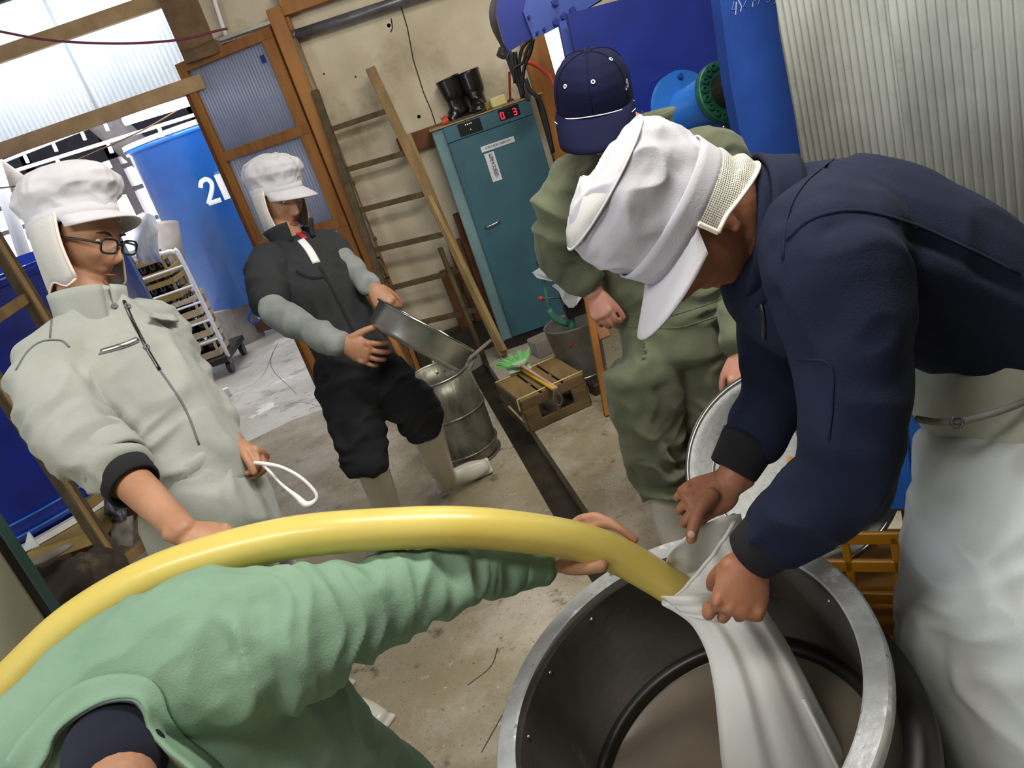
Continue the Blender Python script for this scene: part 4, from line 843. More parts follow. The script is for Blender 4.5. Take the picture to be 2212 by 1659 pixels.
for y_ in (.02, KD-.03): MB().tube([kp(-.004, y_, KH+.003), kp(KW*.5, y_, KH+.004), kp(KW+.004, y_, KH+.003)], .004, 6, sub=2).build('straw_band', M['straw'], kr, smooth=True)
MB().tube([kp(-.004, .02, KH+.003), kp(-.006, .02, KH-.06)], .004, 6).build('straw_band', M['straw'], kr)
MB().tube([kp(-.006, .0, KH*.6), kp(-.006, -.002, .02)], .007, 6).build('corner_wire', M['steel'], kr); MB().tube([kp(-.008, .22, KH*.5), kp(-.008, .0, KH*.38)], .006, 6).build('side_wire', M['straw'], kr)
zt = KH+.01
def onz(x, y, z=zt): return PZ(x, y, z)
bru = empty('hand_brush', onz(1160, 800), label='hand brush with light green bristles and pinkish handle on the wooden crate', cat='brush')
hA, hB = onz(1128, 790, zt+.04), onz(1202, 838, zt+.012)
MB().tube([hA, (hA+hB)/2, hB], [.011, .008, .009], 10, sub=3).build('handle', M['pink_white'], bru, smooth=True)
hd_ = nz(hA-hB); hs = nz(np.cross(hd_, (0, 0, 1)))
MB().prism([hA+hs*.055+hd_*.035, hA+hs*.02, hA-hs*.02, hA-hs*.045+hd_*.045, hA+hd_*.055], (0, 0, 1), .012).build('brush_head', M['brush_head'], bru)
bm = MB()
for i in range(70):
    a = -1+2*i/69; r0 = hA+hd_*(.045+.006*math.cos(a))-hs*a*.06; dr_ = nz(hd_-hs*a*.75+V(0, 0, random.uniform(-.1, .25))); L_ = random.uniform(.085, .115)
    for q in range(3):
        r1 = r0+V(0, 0, q*.004); bm.tube([r1, r1+dr_*L_*.6+hs*random.uniform(-.004, .004), r1+dr_*L_+hs*random.uniform(-.006, .006)], [.0022, .002, .0012], 4)
bm.build('bristles', M['green_brush'], bru, kind='stuff')
du = empty('dustpan', onz(1170, 820), label='yellow dustpan handle with grey cord loop lying on the crate beside the brush', cat='dustpan')
yA, yB = onz(1126, 797, zt+.012), onz(1196, 840, zt+.01)
MB().tube([yA, yB], [.012, .011], 12, flat=.8).build('handle', M['yellow_plastic'], du, smooth=True)
MB().lathe([(.001, 0), (.012, 0), (.013, .01), (.001, .012)], yA, 12, axis=nz(yA-yB)).build('handle_end', M['crate_cream'], du)
MB().sheet([[onz(1092+12*j+5*i, 795-3*j+6*i, zt+.004+.012*abs(j-2)/2) for j in range(5)] for i in range(3)], .004).build('pan', M['brush_head'], du, smooth=True)
cl = [yB+V(.0, -.005, -.005), yB+V(-.02, -.02, -.06), yB+V(.005, -.02, -.085), yB+V(.025, -.02, -.05), yB+V(.005, -.01, 0)]
MB().tube(cl, .004, 6, sub=6).build('cord_loop', M['pipe_grey'], du, smooth=True)
# bin with pump and bag
bn = V(.50, 4.2, 0); bn0 = PZ(1290, 838); bn = V(bn0[0]-.02, bn0[1]+.16, 0)
bi = empty('metal_bin', bn, label='grey metal bin with rusty marks behind the olive overalls', cat='bin')
btop = PY(1260, 700, bn[1])[2]+.03
MB().lathe([(.001, .03), (.12, .03), (.125, .05), (.15, btop), (.156, btop+.006), (.15, btop+.012), (.143, btop), (.118, .06), (.001, .06)], bn, 40).build('bin_wall', M['bin'], bi, smooth=True)
MB().lathe([(.12, .05), (.128, .05), (.13, .066), (.12, .066)], bn, 40, closed=True).build('foot_ring', M['steel'], bi, smooth=True)
MB().box(PY(1232, 742, bn[1]-.15), (.012, .004, .022)).build('red_mark', M['red'], bi)
for (x, y, s_, lb) in ((1265, 828, .09, 'dark stone block in front of the metal bin'), (1305, 850, .08, 'dark block beside the timber prop foot'), (1190, 762, .14, 'concrete block below the teal cabinet corner')):
    p = PZ(x, y); MB().box(p+V(0, .05, s_*.4), (s_*1.5, s_, s_*.8), Rz(.3), .008).build('stone_block', M['gutter'] if s_ < .1 else M['log'], label=lb, cat='block')
bar('timber_prop', PY(1318, 912, 3.62)*V(1, 1, 0)+V(0, 0, .005), PY(1266, 628, 3.75), .035, .035, M['wood'], up=(0, 1, 0), label='slim orange timber prop leaning beside the metal bin', cat='prop')
bar('timber_prop', PY(1290, 690, 3.8), PY(1308, 730, 3.75), .06, .03, M['wood'], up=(0, 1, 0), label='short orange wood piece under the olive sleeve', cat='wood piece')
pu = empty('bag_pump', PY(1215, 680, 4.05), label='teal pipe stand with red knob holding the clear bag over the bin', cat='pump')
U_ = lambda x, y, Y=4.05: PY(x, y, Y)
MB().tube([U_(1168, 575), U_(1172, 600), U_(1180, 640), U_(1186, 665), U_(1205, 685), U_(1228, 695), U_(1236, 680), U_(1232, 655)], .010, 8, sub=5).build('pipe', M['teal_metal'], pu, smooth=True)
MB().tube([U_(1170, 645), U_(1215, 642)], .006, 6).build('lever', M['rubber'], pu); MB().lathe([(.001, -.014), (.012, -.007), (.014, 0), (.012, .007), (.001, .014)], U_(1168, 645), 12).build('red_knob', M['red'], pu, smooth=True)
MB().tube([U_(1186, 668), U_(1200, 690), U_(1226, 700)], .017, 10, sub=3).build('joint', M['teal_metal'], pu, smooth=True)
MB().box(U_(1240, 655), (.12, .1, .12)).build('motor', M['black_plastic'], pu); MB().box(U_(1225, 650, 4.0), (.05, .03, .03), Rz(.3), .005).build('bracket', M['steel'], pu)
MB().lathe([(.001, -.012), (.018, -.012), (.018, .012), (.001, .012)], U_(1166, 568), 12, axis=(0, 1, 0)).build('cap', M['rubber'], pu)
MB().tube([U_(1232, 655), U_(1234, 700), U_(1240, 740, 4.1), U_(1250, 800, 4.15)], .02, 8).build('stand_tube', M['teal_metal'], pu, smooth=True)
def film(pts, name, label, d, amp=6):
    g = []
    for i, row in enumerate(pts):
        g.append([PY(x+amp*math.sin(i*2.1+j*1.3), y+amp*.6*math.cos(i*1.7+j*2.3), d+.03*math.sin(i*1.9+j*2.7)) for j, (x, y) in enumerate(row)])
    mb = MB(); mb.sheet(g, .001); return mb.build(name, M['plastic_bag'], smooth=False, label=label, cat='bag')
film([[(1205, 545), (1225, 560), (1245, 580), (1250, 600)], [(1180, 568), (1205, 578), (1228, 590), (1240, 600)], [(1152, 590), (1180, 595), (1205, 600), (1235, 606)], [(1160, 600), (1185, 606), (1210, 606), (1225, 604)]], 'clear_bag', 'crumpled clear plastic bag, upper half hanging by the teal cabinet', 3.98, 3)
film([[(1192, 615), (1215, 606), (1240, 605), (1262, 622)], [(1205, 630), (1222, 625), (1245, 620), (1268, 630)], [(1218, 650), (1232, 645), (1248, 640), (1255, 642)], [(1228, 664), (1236, 664), (1242, 662), (1246, 660)]], 'clear_bag', 'crumpled clear plastic bag, lower tip above the metal bin', 3.96, 3)
# aluminium tub held by worker 3
tb = empty('round_tub', P(1690, 1010, 2.0), label='large round pale aluminium tub held on edge between two workers', cat='tub')
ta = nz(I(-.52, .22, .82)); tcn = P(1702, 1008, 2.0); TRr = .255
prof = [(.001, -.10), (TRr*.80, -.10), (TRr*.86, -.085), (TRr*.93, 0), (TRr, .004), (TRr+.008, 0), (TRr+.004, -.006), (TRr*.94, -.01), (TRr*.88, -.09), (TRr*.8, -.106), (.001, -.106)]
MB().lathe(prof, tcn, 72, axis=ta).build('tub_shell', M['alu_tub'], tb, smooth=True)
MB().lathe([(TRr-.001, -.006), (TRr+.011, -.004), (TRr+.011, .006), (TRr-.001, .008)], tcn, 72, axis=ta, closed=True).build('rolled_rim', M['steel'], tb, smooth=True)
MB().lathe([(TRr*.84, -.09), (TRr*.865, -.08), (TRr*.87, -.092)], tcn, 72, axis=ta, closed=True).build('inner_bead', M['steel'], tb, smooth=True)
# orange and yellow plastic crates, blue sheet
def pcrate(c, w_, d_, h, rz, m, label, name='beer_crate', nv=5):
    R = Rz(rz); r = empty(name, c, label=label, cat='crate'); c = np.array(c, float)
    def pb(x, y, z, dx, dy, dz, nm): MB().box(c+R@V(x, y, z), (dx, dy, dz), R, .003).build(nm, m, r)
    for sy in (-1, 1):
        for z in (.02, h*.38, h*.68, h-.02): pb(0, sy*d_/2, z, w_, .012, .032, 'rail')
        for k in range(nv): x = -w_/2+w_*(k+.5)/nv; pb(x, sy*d_/2, h/2, .018, .012, h-.03, 'upright')
    for sx in (-1, 1):
        for z in (.02, h*.38, h*.68, h-.02): pb(sx*w_/2, 0, z, .012, d_, .032, 'rail')
        for k in range(nv-1): y = -d_/2+d_*(k+.5)/(nv-1); pb(sx*w_/2, y, h/2, .012, .018, h-.03, 'upright')
    pb(0, 0, .012, w_, d_, .012, 'bottom'); return r
oc = PZ(1510, 1050); pcrate((oc[0]+.14, oc[1]+.16, 0), .42, .36, .30, -.75, M['crate_orange'], 'orange plastic crate on the floor behind the aluminium tub')
yc2 = P(1960, 1290, 1.95); pcrate((yc2[0]+.02, yc2[1]+.02, .28), .50, .36, .30, -.55, M['crate_yellow'], 'yellow brown plastic crate right of the large pot, under a blue box')
pcrate((yc2[0]+.02, yc2[1]+.02, 0), .50, .36, .27, -.55, M['crate_yellow'], 'lower yellow brown crate beneath the upper one, right of the large pot')
bcx = V(yc2[0]+.02, yc2[1]+.02, .59)
bb = empty('plastic_box', bcx, label='light blue plastic box standing on the yellow brown crate', cat='box')
R5 = Rz(-.55)
bcx = bcx+V(.05, 0, 0); MB().box(bcx+V(0, 0, .145), (.42, .34, .29), R5, .02).build('box_body', M['blue_light'], bb); MB().box(bcx+V(0, 0, .295), (.45, .37, .03), R5, .012).build('rim', M['blue_light'], bb)
for k in range(3): MB().box(bcx+R5@V(-.15+k*.15, -.173, .14), (.02, .012, .26), R5, .003).build('rib', M['blue_light'], bb)
# ---------------------------------------------------------------- big pot
PN = nz(V(-.25, -.07, 1)); RC = V(.098, 1.163, .588); RR = .387
po = empty('large_pot', RC-PN*.45, label='large round aluminium pot with thick bright rim and dark inside, front centre', cat='pot')
pk = lambda prof, name, m, sm=True, cl=False, off=V(0, 0, 0): MB().lathe(prof, RC+off, 96, axis=PN, closed=cl).build(name, m, po, smooth=sm)
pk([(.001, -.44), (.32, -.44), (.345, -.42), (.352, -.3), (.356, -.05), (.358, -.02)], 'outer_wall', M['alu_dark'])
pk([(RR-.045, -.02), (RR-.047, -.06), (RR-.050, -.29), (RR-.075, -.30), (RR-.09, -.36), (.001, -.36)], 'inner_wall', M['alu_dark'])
pk([(RR-.045, -.022), (RR-.047, -.012), (RR-.044, .001)], 'rim_bead', M['steel'])
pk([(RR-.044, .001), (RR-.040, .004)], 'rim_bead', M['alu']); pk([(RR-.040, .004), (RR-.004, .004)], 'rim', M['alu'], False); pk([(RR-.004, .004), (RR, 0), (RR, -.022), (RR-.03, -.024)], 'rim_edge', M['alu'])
pa = nz(np.cross(PN, (0, 1, 0))); pb_ = np.cross(PN, pa)
for k in range(14):
    a = 2*math.pi*k/14+.1; dr0 = pa*math.cos(a)+pb_*math.sin(a)
    MB().lathe([(.001, .004), (.004, .003), (.005, 0)], RC+dr0*(RR-.047)-PN*.04, 8, axis=-dr0).build('rivet', M['steel'], po, smooth=True)
pk([(.300, -.302), (.312, -.305), (.330, -.296), (.326, -.282), (.312, -.276), (.300, -.285)], 'inner_ring', M['rubber'], True, True)
pk([(.001, -.312), (.30, -.312), (.312, -.300)], 'cloudy_liquid', M['sake'])
pk([(.352, -.24), (.385, -.24), (.405, -.22), (.405, -.19), (.385, -.17), (.352, -.17)], 'rubber_ring', M['rubber'])
pk([(.352, -.43), (.378, -.42), (.384, -.25), (.352, -.25)], 'outer_jacket', M['teal_grey'])
for k, (x, y, h) in enumerate(((.42, 1.05, .055), (.42, 1.35, .06), (-.02, 1.2, .115))):
    MB().box((x, y, h/2), (.1, .12, h), bev=.004).build('wooden_block', M['wood_dark'], label=('wooden block under the %s of the large pot' % ['near right edge', 'far right edge', 'left side'][k]), cat='block')
# ---------------------------------------------------------------- hose
hp = [(-230, 1720, 1.38), (-110, 1590, 1.42), (10, 1488, 1.46), (150, 1355, 1.47), (300, 1262, 1.48), (450, 1205, 1.49), (640, 1160, 1.50), (850, 1142, 1.52), (1000, 1139, 1.54), (1130, 1150, 1.57), (1250, 1170, 1.61), (1340, 1203, 1.64), (1430, 1255, 1.66), (1515, 1310, 1.68)]
hs_ = [P(*q) for q in hp]
ho = empty('yellow_hose', hs_[6], label='thick pale yellow hose arching across the foreground into the white bag', cat='hose')
MB().tube(hs_, [.0405]*10+[.0395, .039, .038, .038], 32, sub=8).build('hose_tube', M['hose'], ho, smooth=True)
e_ = nz(hs_[-1]-hs_[-2]); MB().lathe([(.038, 0), (.038, .004), (.030, .004), (.030, -.03)], hs_[-1], 32, axis=e_).build('hose_end', M['hose'], ho, smooth=True)
# ---------------------------------------------------------------- white filter bag
def ring(c, a, b, ax1, ax2, n=40, ph=0, rip=0): return [c+ax1*a*math.cos(t)*(1+rip*math.sin(5*t+ph))+ax2*b*math.sin(t)*(1+rip*math.sin(7*t+ph)) for t in np.linspace(0, 2*math.pi, n, endpoint=False)]
def bagmesh():
    G = []; n = 56
    # stations down the bag: centre px, depth, half width across (m), half depth
    st_ = [(1512, 1208, 1.63, .115, .045, (.62, .78)), (1520, 1240, 1.63, .105, .05, (.80, .60)), (1540, 1290, 1.62, .082, .05, (.93, .36)), (1575, 1335, 1.61, .075, .05, (.97, .22)), (1610, 1395, 1.60, .078, .052, (.97, .22)), (1638, 1470, 1.58, .088, .056, (.97, .2)), (1665, 1560, 1.57, .103, .06, (.97, .2)), (1692, 1650, 1.57, .118, .065, (.97, .2)), (1725, 1760, 1.57, .115, .06, (.97, .2))]
    for k, (x, y, d, a, b_, dr_) in enumerate(st_):
        row = []; e1 = I(dr_[0], dr_[1]*(-1 if k < 3 else -1)*(-1 if k < 3 else 1), 0) if k < 3 else I(dr_[0], -dr_[1]*-1, 0); c = P(x, y, d)
        for i in range(n):
            t = 2*math.pi*i/n; rip = 1+(.10 if k > 1 else .03)*math.sin(9*t+1.3)+.05*math.sin(15*t+.4*k)
            row.append(c+e1*a*math.cos(t)*(.97+.03*rip)+FW*-1*b_*math.sin(t)*rip)
        G.append(row)
    # smooth along
    Gs = []
    for i in range(n):
        col = crom([G[k][i] for k in range(len(G))], 1, 5)[0]; Gs.append(col)
    G2 = [[Gs[i][k] for i in range(n)]+[Gs[0][k]] for k in range(len(Gs[0]))]
    return G2
bgr = empty('filter_bag', P(1600, 1380, 1.62), label='long white cloth filter bag hanging into the large pot', cat='bag')
G = bagmesh()
MB().sheet(G, .0025).build('bag_cloth', M['bag'], bgr, smooth=True)
MB().tube(G[0], .004, 6, cap=False).build('bag_hem', M['bag'], bgr, smooth=True)
MB().tube([P(1735, 1510, 1.48), P(1810, 1659, 1.48), P(1850, 1740, 1.48)], .0035, 6).build('draw_cord', M['bag'], bgr, smooth=True)
# cloth gathered between both fists
g = []
for i in range(13):
    u_ = i/12; row = []
    for j in range(16):
        v_ = j/15
        top = np.array(crom([V(1445, 1195, 1.60), V(1475, 1165, 1.585), V(1520, 1135, 1.58), V(1560, 1118, 1.59), V(1600, 1110, 1.60)], 1, 3)[0])[min(12, i)]
        bot = np.array(crom([V(1425, 1262, 1.70), V(1480, 1300, 1.71), V(1530, 1310, 1.71), V(1580, 1310, 1.71), V(1640, 1330, 1.70)], 1, 3)[0])[min(12, i)]
        q = top*(1-v_)+bot*v_; row.append(P(q[0], q[1], q[2]+.03*v_*(1-v_)*4+.010*math.sin(u_*14+v_*2)))
    g.append(row)
MB().sheet(g, .0025).build('bag_mouth', M['bag'], bgr, smooth=True)
g = []
for i in range(15):
    u_ = i/14; row = []
    for j in range(9):
        v_ = j/8
        tx, ty = 1428+u_*132, 1288-u_*14+5*math.sin(u_*3.1); bx_, by_ = 1480+u_*110, 1330+u_*30-8*u_
        row.append(P(tx+(bx_-tx)*v_, ty+(by_-ty)*v_, 1.60-.05*math.sin(u_*3.1)*(1-v_*.3)+.005*math.sin(v_*16+u_*3)))
    g.append(row)
MB().sheet(g, .0025).build('bag_lip', M['bag'], bgr, smooth=True)
# ================================================================ PEOPLE
def collar(par, c, up_, fwd, ra, rb, h, m, open_=.5, flare=.15, name='collar', th=.006, drop=0.):
    "stand collar round the neck, open at the front"
    up_ = nz(up_); f = nz(np.array(fwd)-up_*(np.array(fwd)@up_)); r = np.cross(f, up_); g = []
    for i in range(33):
        a = math.pi/2+open_+(2*math.pi-2*open_)*i/32; row = []
        for j in range(6):
            q = j/5; k = 1+flare*(q**2)*(1-.5*math.sin(a)**2) ; wob = 1+.02*math.sin(a*5+q*3)
            row.append(c+r*math.cos(a)*ra*k*wob+f*math.sin(a)*rb*k*wob+up_*(h*q-h*.4-drop*max(0, math.sin(a))))
        g.append(row)
    return MB().sheet(g, th).build(name, m, par, smooth=True)
def cuff(par, a, b, ra, rb, m, name='cuff', ribs=True, n=36):
    a = np.array(a, float); b = np.array(b, float); t = nz(b-a); L_ = np.linalg.norm(b-a)
    prof = [(ra*.9, 0), (ra, .004)]+[(ra+(rb-ra)*k/5, L_*k/5) for k in range(1, 5)]+[(rb, L_-.004), (rb*.9, L_), (rb*.82, L_-.01)]
    return MB().lathe(prof, a, n, axis=t).build(name, m, par, smooth=True)
def dn(p, dz): q = np.array(p, float).copy(); q[2] += dz; return q
# ---------------------------------------------------------------- worker 1: pale grey suit, white cap, glasses
F1 = nz(V(.80, -.60, 0)); 
w1 = empty('person', (-.55, 1.75, 0), label='person in pale grey work suit, white cap and glasses looking down, holding a white cord', cat='person')
h1 = P(176, 527, 1.90); f1 = nz(I(.95, -.22, .22)); u1 = nz(I(.02, .99, .12))
sh1n, sh1f = P(102, 778, 1.82), P(328, 700, 2.0)
el1, wr1 = P(196, 955, 1.72), P(398, 1150, 1.58)
el2, wr2 = P(438, 872, 2.0), P(506, 958, 1.92)
hip1 = P(448, 1105, 1.88)
b = Blob(); f_, u_, r_ = head(b, h1, f1, u1, .98)
b.loft([h1-u1*.06-f1*.02, P(190, 650, 1.90), P(225, 760, 1.91)], [(.058, .062), (.058, .06), (.10, .08)], up=F1)
b.loft([P(230, 740, 1.91), P(330, 920, 1.9), hip1], [(.12, .08), (.12, .08), (.11, .08)], up=F1)
b.loft([sh1n+(sh1f-sh1n)*.2, sh1n, el1, wr1], [.045, .045, .040, .030], up=F1); b.loft([el1, el1+(wr1-el1)*.35, wr1], [(.040, .040), (.042, .044), (.030, .026)], up=(0, 0, 1))
b.loft([sh1f+(sh1n-sh1f)*.2, sh1f, el2, wr2], [.05, .048, .036, .026], up=F1)
hand(b, wr1, I(.95, -.22, 0), I(.1, -.75, -.6), I(.2, -.5, .8), (.35, .6, .4), 1.0, (.5, .8, .1), .3)
hand(b, wr2, I(.88, -.30, .2), I(-.1, -.75, .2), I(.25, .3, .8), (.75, 1.0, .6), .95, (.35, .9, .35), .5)
hx_ = P(448, 1105, 1.88); footN, footF = V(-.89, 2.14, 0), V(-1.04, 2.37, 0)
hN, hF = P(400, 1120, 1.82), P(490, 1085, 1.94)
kN, kF = (hN*.52+(footN+V(0, 0, .1))*.48)+F1*.03, (hF*.52+(footF+V(0, 0, .1))*.48)+F1*.03
for a_, k_, f__ in ((hN, kN, footN), (hF, kF, footF)): b.loft([a_, k_, f__+V(0, 0, .12)], [.07, .05, .035], up=F1)
b.build('body', M['skin'], w1, voxel=.0036, smooth=3)
face_bits(w1, h1, f_, u_, r_, .98)
# glasses
gm = M['black_plastic']
for sg in (-1, 1):
    c_ = h1+r_*sg*.033+f_*.108+u_*.012
    MB().tube([c_+r_*.025*np.sign(math.cos(t))*abs(math.cos(t))**.6+u_*.0165*np.sign(math.sin(t))*abs(math.sin(t))**.6-f_*.10*abs(sg*.033+.025*math.cos(t))**1.3 for t in np.linspace(0, 2*math.pi, 29)], .0026, 6, cap=False).build('glasses_rim', gm, w1, smooth=True)
    MB().lathe([(.0001, 0), (.021, 0)], c_-f_*.002, 24, axis=f_).build('glasses_lens', M['glasses_lens'], w1)
    MB().tube([c_+r_*sg*.026-f_*.006+u_*.006, h1+r_*sg*.080+f_*.06+u_*.018, h1+r_*sg*.085-f_*.01+u_*.012], .003, 6, sub=4).build('glasses_arm', gm, w1, smooth=True)
MB().tube([h1+r_*-.009+f_*.110+u_*.016, h1+f_*.113+u_*.019, h1+r_*.009+f_*.110+u_*.016], .0022, 6).build('glasses_bridge', gm, w1)
cf = nz(I(.90, .24, .26)); cu_ = nz(I(-.30, .94, .02)-cf*(I(-.36, .92, -.02)@cf)); cr1 = np.cross(cf, cu_)
b = Blob(); b.ell(h1-f1*.03+u1*.03, (np.cross(f1, u1)*.083, f1*.09, u1*.11)); b.build('hair', M['hair'], w1, voxel=.005, smooth=3)
puffy_cap(w1, h1+u_*.004-f_*.006, cf, cu_, cr1, 1.06, puff=1.18, tilt=0., brim=.056, h=.125)
# jacket
jk = Blob(); up1 = F1
jk.loft([P(455, 1075, 1.88), P(415, 1010, 1.885), P(352, 905, 1.90), P(280, 800, 1.91), P(235, 725, 1.915), P(200, 650, 1.91)], [(.125, .11), (.138, .12), (.143, .12), (.148, .118), (.125, .10), (.065, .065)], up=up1, cap='round', taper=.3)
jk.loft([P(235, 735, 1.9), sh1n+V(.03, 0, -.01), P(110, 830, 1.78), el1+V(-.02, 0, .02), P(262, 1005, 1.68)], [.085, .082, .084, .078, .066], up=up1, cap='round', taper=.4)
jk.loft([P(250, 740, 1.95), sh1f, P(385, 790, 2.01), el2, P(474, 918, 1.96)], [.08, .068, .062, .056, .05], up=up1, cap='round', taper=.4)
J1 = jk.build('jacket', M['grey_suit'], w1, voxel=.0075, smooth=7, folds=[(P(462, 1075, 1.88), P(362, 905, 1.9), .020, 7, 5), (P(362, 905, 1.9), P(235, 725, 1.9), .017, 5, 5), (sh1n, el1, .018, 8, 6), (el1, P(262, 1005, 1.68), .024, 17, 4), (sh1f, el2, .012, 10, 6)])
T1 = bvh(J1)
collar(w1, P(200, 682, 1.905), nz(P(176, 560, 1.9)-P(205, 700, 1.9)), F1, .078, .082, .095, M['grey_suit'], open_=.12, flare=.06)
strip(T1, [(268, 650), (285, 690), (318, 755), (345, 800)], .009, M['black_plastic'], 'zip', w1)
strip(T1, [(345, 800), (380, 850), (408, 900), (430, 960)], .005, M['ink_grey'], 'placket_seam', w1)
for x, y in ((291, 640), (247, 662), (275, 662), (315, 750)):
    h_, n_ = hit(T1, x, y, .001)
    if h_ is not None: MB().lathe([(.006, 0), (.0075, .003), (.004, .003), (.0035, .001), (.001, .001)], h_, 16, axis=n_).build('snap_button', M['ink_grey'], w1, smooth=True)
strip(T1, [(218, 760), (245, 752), (275, 742), (297, 732)], .012, M['steel'], 'pocket_zip', w1, label='metal chest pocket zip')
strip(T1, [(214, 766), (245, 758), (275, 748), (300, 738)], .004, M['ink_grey'], 'pocket_seam', w1)
strip(T1, [(105, 640), (112, 680), (108, 730)], .004, M['ink_grey'], 'shoulder_seam', w1)
strip(T1, [(35, 800), (60, 760), (90, 738), (130, 735), (150, 750)], .004, M['ink_grey'], 'sleeve_seam', w1)
g = []
for i in range(6):
    row = []
    for j in range(5):
        x, y = 326+i*10-j*2+j*i*.6, 676+i*1.5+j*7+(3 if j == 4 else 0)*(-abs(i-2.5)); h_, n_ = hit(T1, x, y, .006+.004*j); row.append(h_ if h_ is not None else P(x, y, 1.84))
    g.append(row)
MB().sheet(g, .004).build('pocket_flap', M['grey_suit'], w1, smooth=True)
MB().tube([P(300, 1040, 1.80), P(360, 1042, 1.765), P(420, 1010, 1.785), P(475, 960, 1.86)], .022, 10, sub=5, flat=.5, up=F1).build('waistband', M['grey_suit'], w1, smooth=True)
cuff(w1, P(222, 975, 1.71), P(292, 1052, 1.65), .064, .056, M['black_cloth'], 'undersleeve')
cuff(w1, P(205, 960, 1.72), P(258, 1008, 1.685), .074, .070, M['grey_suit'], 'rolled_cuff')
tr = Blob()
tr.loft([P(440, 1040, 1.88), hip1, dn((hN+hF)/2, -.10)], [(.13, .105), (.155, .125), (.145, .12)], up=F1)
for a_, k_, f__ in ((hN, kN, footN), (hF, kF, footF)): tr.loft([a_, k_, f__+V(0, 0, .22)], [(.105, .105), (.088, .088), (.075, .08)], up=F1, cap='round', taper=.3)
tr.build('trousers', M['grey_suit'], w1, voxel=.009, smooth=7, folds=[(hip1, kN, .012, 6, 8), (hip1, kF, .012, 6, 8), (kN, footN, .012, 9, 6)])
for f__ in (footN, footF): q = boot('boot', f__, (0, 0, 1), F1, .30, .05, .06, M['boot_white'], None, cat=None); wire(q, w1)
# white cord with loop in the left hand
cp_ = [P(548, 1000, 1.86), P(572, 1002, 1.84), P(610, 1010, 1.83), P(650, 1032, 1.82), P(680, 1062, 1.82), P(682, 1080, 1.82), P(662, 1090, 1.82), P(640, 1072, 1.83), P(608, 1046, 1.84), P(580, 1016, 1.86), P(560, 1000, 1.87)]
MB().tube(cp_, [.004, .005, .004, .004, .004, .0045, .008, .006, .0035, .0035, .0035], 8, sub=7).build('looped_rope', M['white'], smooth=True, label='white knotted cord loop held by the grey suited worker', cat='rope')
# ---------------------------------------------------------------- worker 2: dark jacket, walking with the tray
F2 = nz(V(.62, -.78, 0))
w2 = empty('person', (-.55, 3.3, 0), label='person in dark jacket and white cap walking with a silver tray', cat='person')
h2 = P(607, 437, 3.05); f2 = nz(I(.72, -.34, .60)); u2 = nz(I(-.12, .97, .18))
s2a, s2b = P(580, 565, 2.97), P(703, 530, 3.16); e2a, w2a = P(592, 672, 2.84), P(742, 742, 2.74); e2b, w2b = P(768, 592, 3.10), P(806, 622, 3.0)
b = Blob(); f_, u_, r_ = head(b, h2, f2, u2, 1.0)
b.loft([h2-u2*.06-f2*.02, P(622, 508, 3.06), P(640, 560, 3.07)], [(.056, .06), (.056, .058), (.10, .08)], up=F2)
hip2 = P(768, 800, 3.06); b.loft([P(640, 560, 3.07), P(705, 690, 3.06), hip2], [(.11, .08), (.11, .08), (.11, .08)], up=F2)
b.loft([s2a, e2a, w2a], [.045, .038, .027], up=F2); b.loft([s2b, e2b, w2b], [.045, .036, .026], up=F2)
hand(b, w2a, I(.92, -.36, .1), I(.3, .2, -.9), I(.35, .85, .0), (.35, .5, .4), 1.12, (.75, .7, .2), .2, spread=.25)
hand(b, w2b, I(.62, -.75, .1), I(.2, -.5, -.8), I(.75, .5, .1), (.55, .8, .6), 1.05, (.4, .8, .5), .4)
fa = PZ(862, 1158); fb = PY(968, 1052, 3.42); fb[2] = max(fb[2], .035)
ka, kb2 = P(780, 945, 3.0), P(880, 868, 3.05); ha, hb = P(745, 830, 3.0), P(815, 812, 3.12)
b.loft([ha, P(765, 890, 3.0), ka, P(792, 1012, 3.0), fa+V(0, 0, .12)], [.05, .05, .045, .04, .035], up=F2); b.loft([hb, P(850, 840, 3.1), kb2, P(922, 925, 3.08), fb+V(0, 0, .12)], [.05, .05, .045, .04, .035], up=F2)
b.build('body', M['skin'], w2, voxel=.004, smooth=3)
face_bits(w2, h2, f_, u_, r_, 1.0)
b = Blob(); b.ell(h2-f2*.03+u2*.03, (np.cross(f2, u2)*.083, f2*.09, u2*.11)); b.build('hair', M['hair'], w2, voxel=.006, smooth=3)
cf = nz(I(.80, -.02, .60)); c0 = I(-.26, .94, .22); cu_ = nz(c0-cf*(c0@cf)); puffy_cap(w2, h2+u_*.0-f_*.004, cf, cu_, np.cross(cf, cu_), 1.06, puff=1.16, tilt=0., brim=.08, h=.125)
jk = Blob(); jk.loft([P(785, 800, 3.06), P(752, 735, 3.06), P(698, 640, 3.06), P(655, 570, 3.07), P(628, 520, 3.06)], [(.15, .115), (.145, .115), (.16, .12), (.15, .105), (.07, .065)], up=F2, taper=.3)
jk.loft([P(645, 565, 3.05), s2a, P(580, 630, 2.9), e2a+V(-.01, .02, .02)], [.08, .072, .072, .062], up=F2, taper=.5)
jk.loft([P(660, 560, 3.1), s2b, P(738, 562, 3.14)], [.08, .07, .06], up=F2, taper=.5)
J2 = jk.build('jacket', M['vest'], w2, voxel=.0095, smooth=7, folds=[(P(785, 800, 3.06), P(698, 640, 3.06), .012, 5, 6), (P(698, 640, 3.06), P(640, 540, 3.06), .010, 5, 5), (s2a, e2a, .014, 10, 6)])
T2 = bvh(J2)
sl = Blob(); sl.loft([e2a+V(-.01, .01, .015), P(640, 700, 2.80), P(700, 728, 2.76), w2a+V(-.01, 0, .0)], [.056, .054, .052, .045], up=F2, taper=.5)
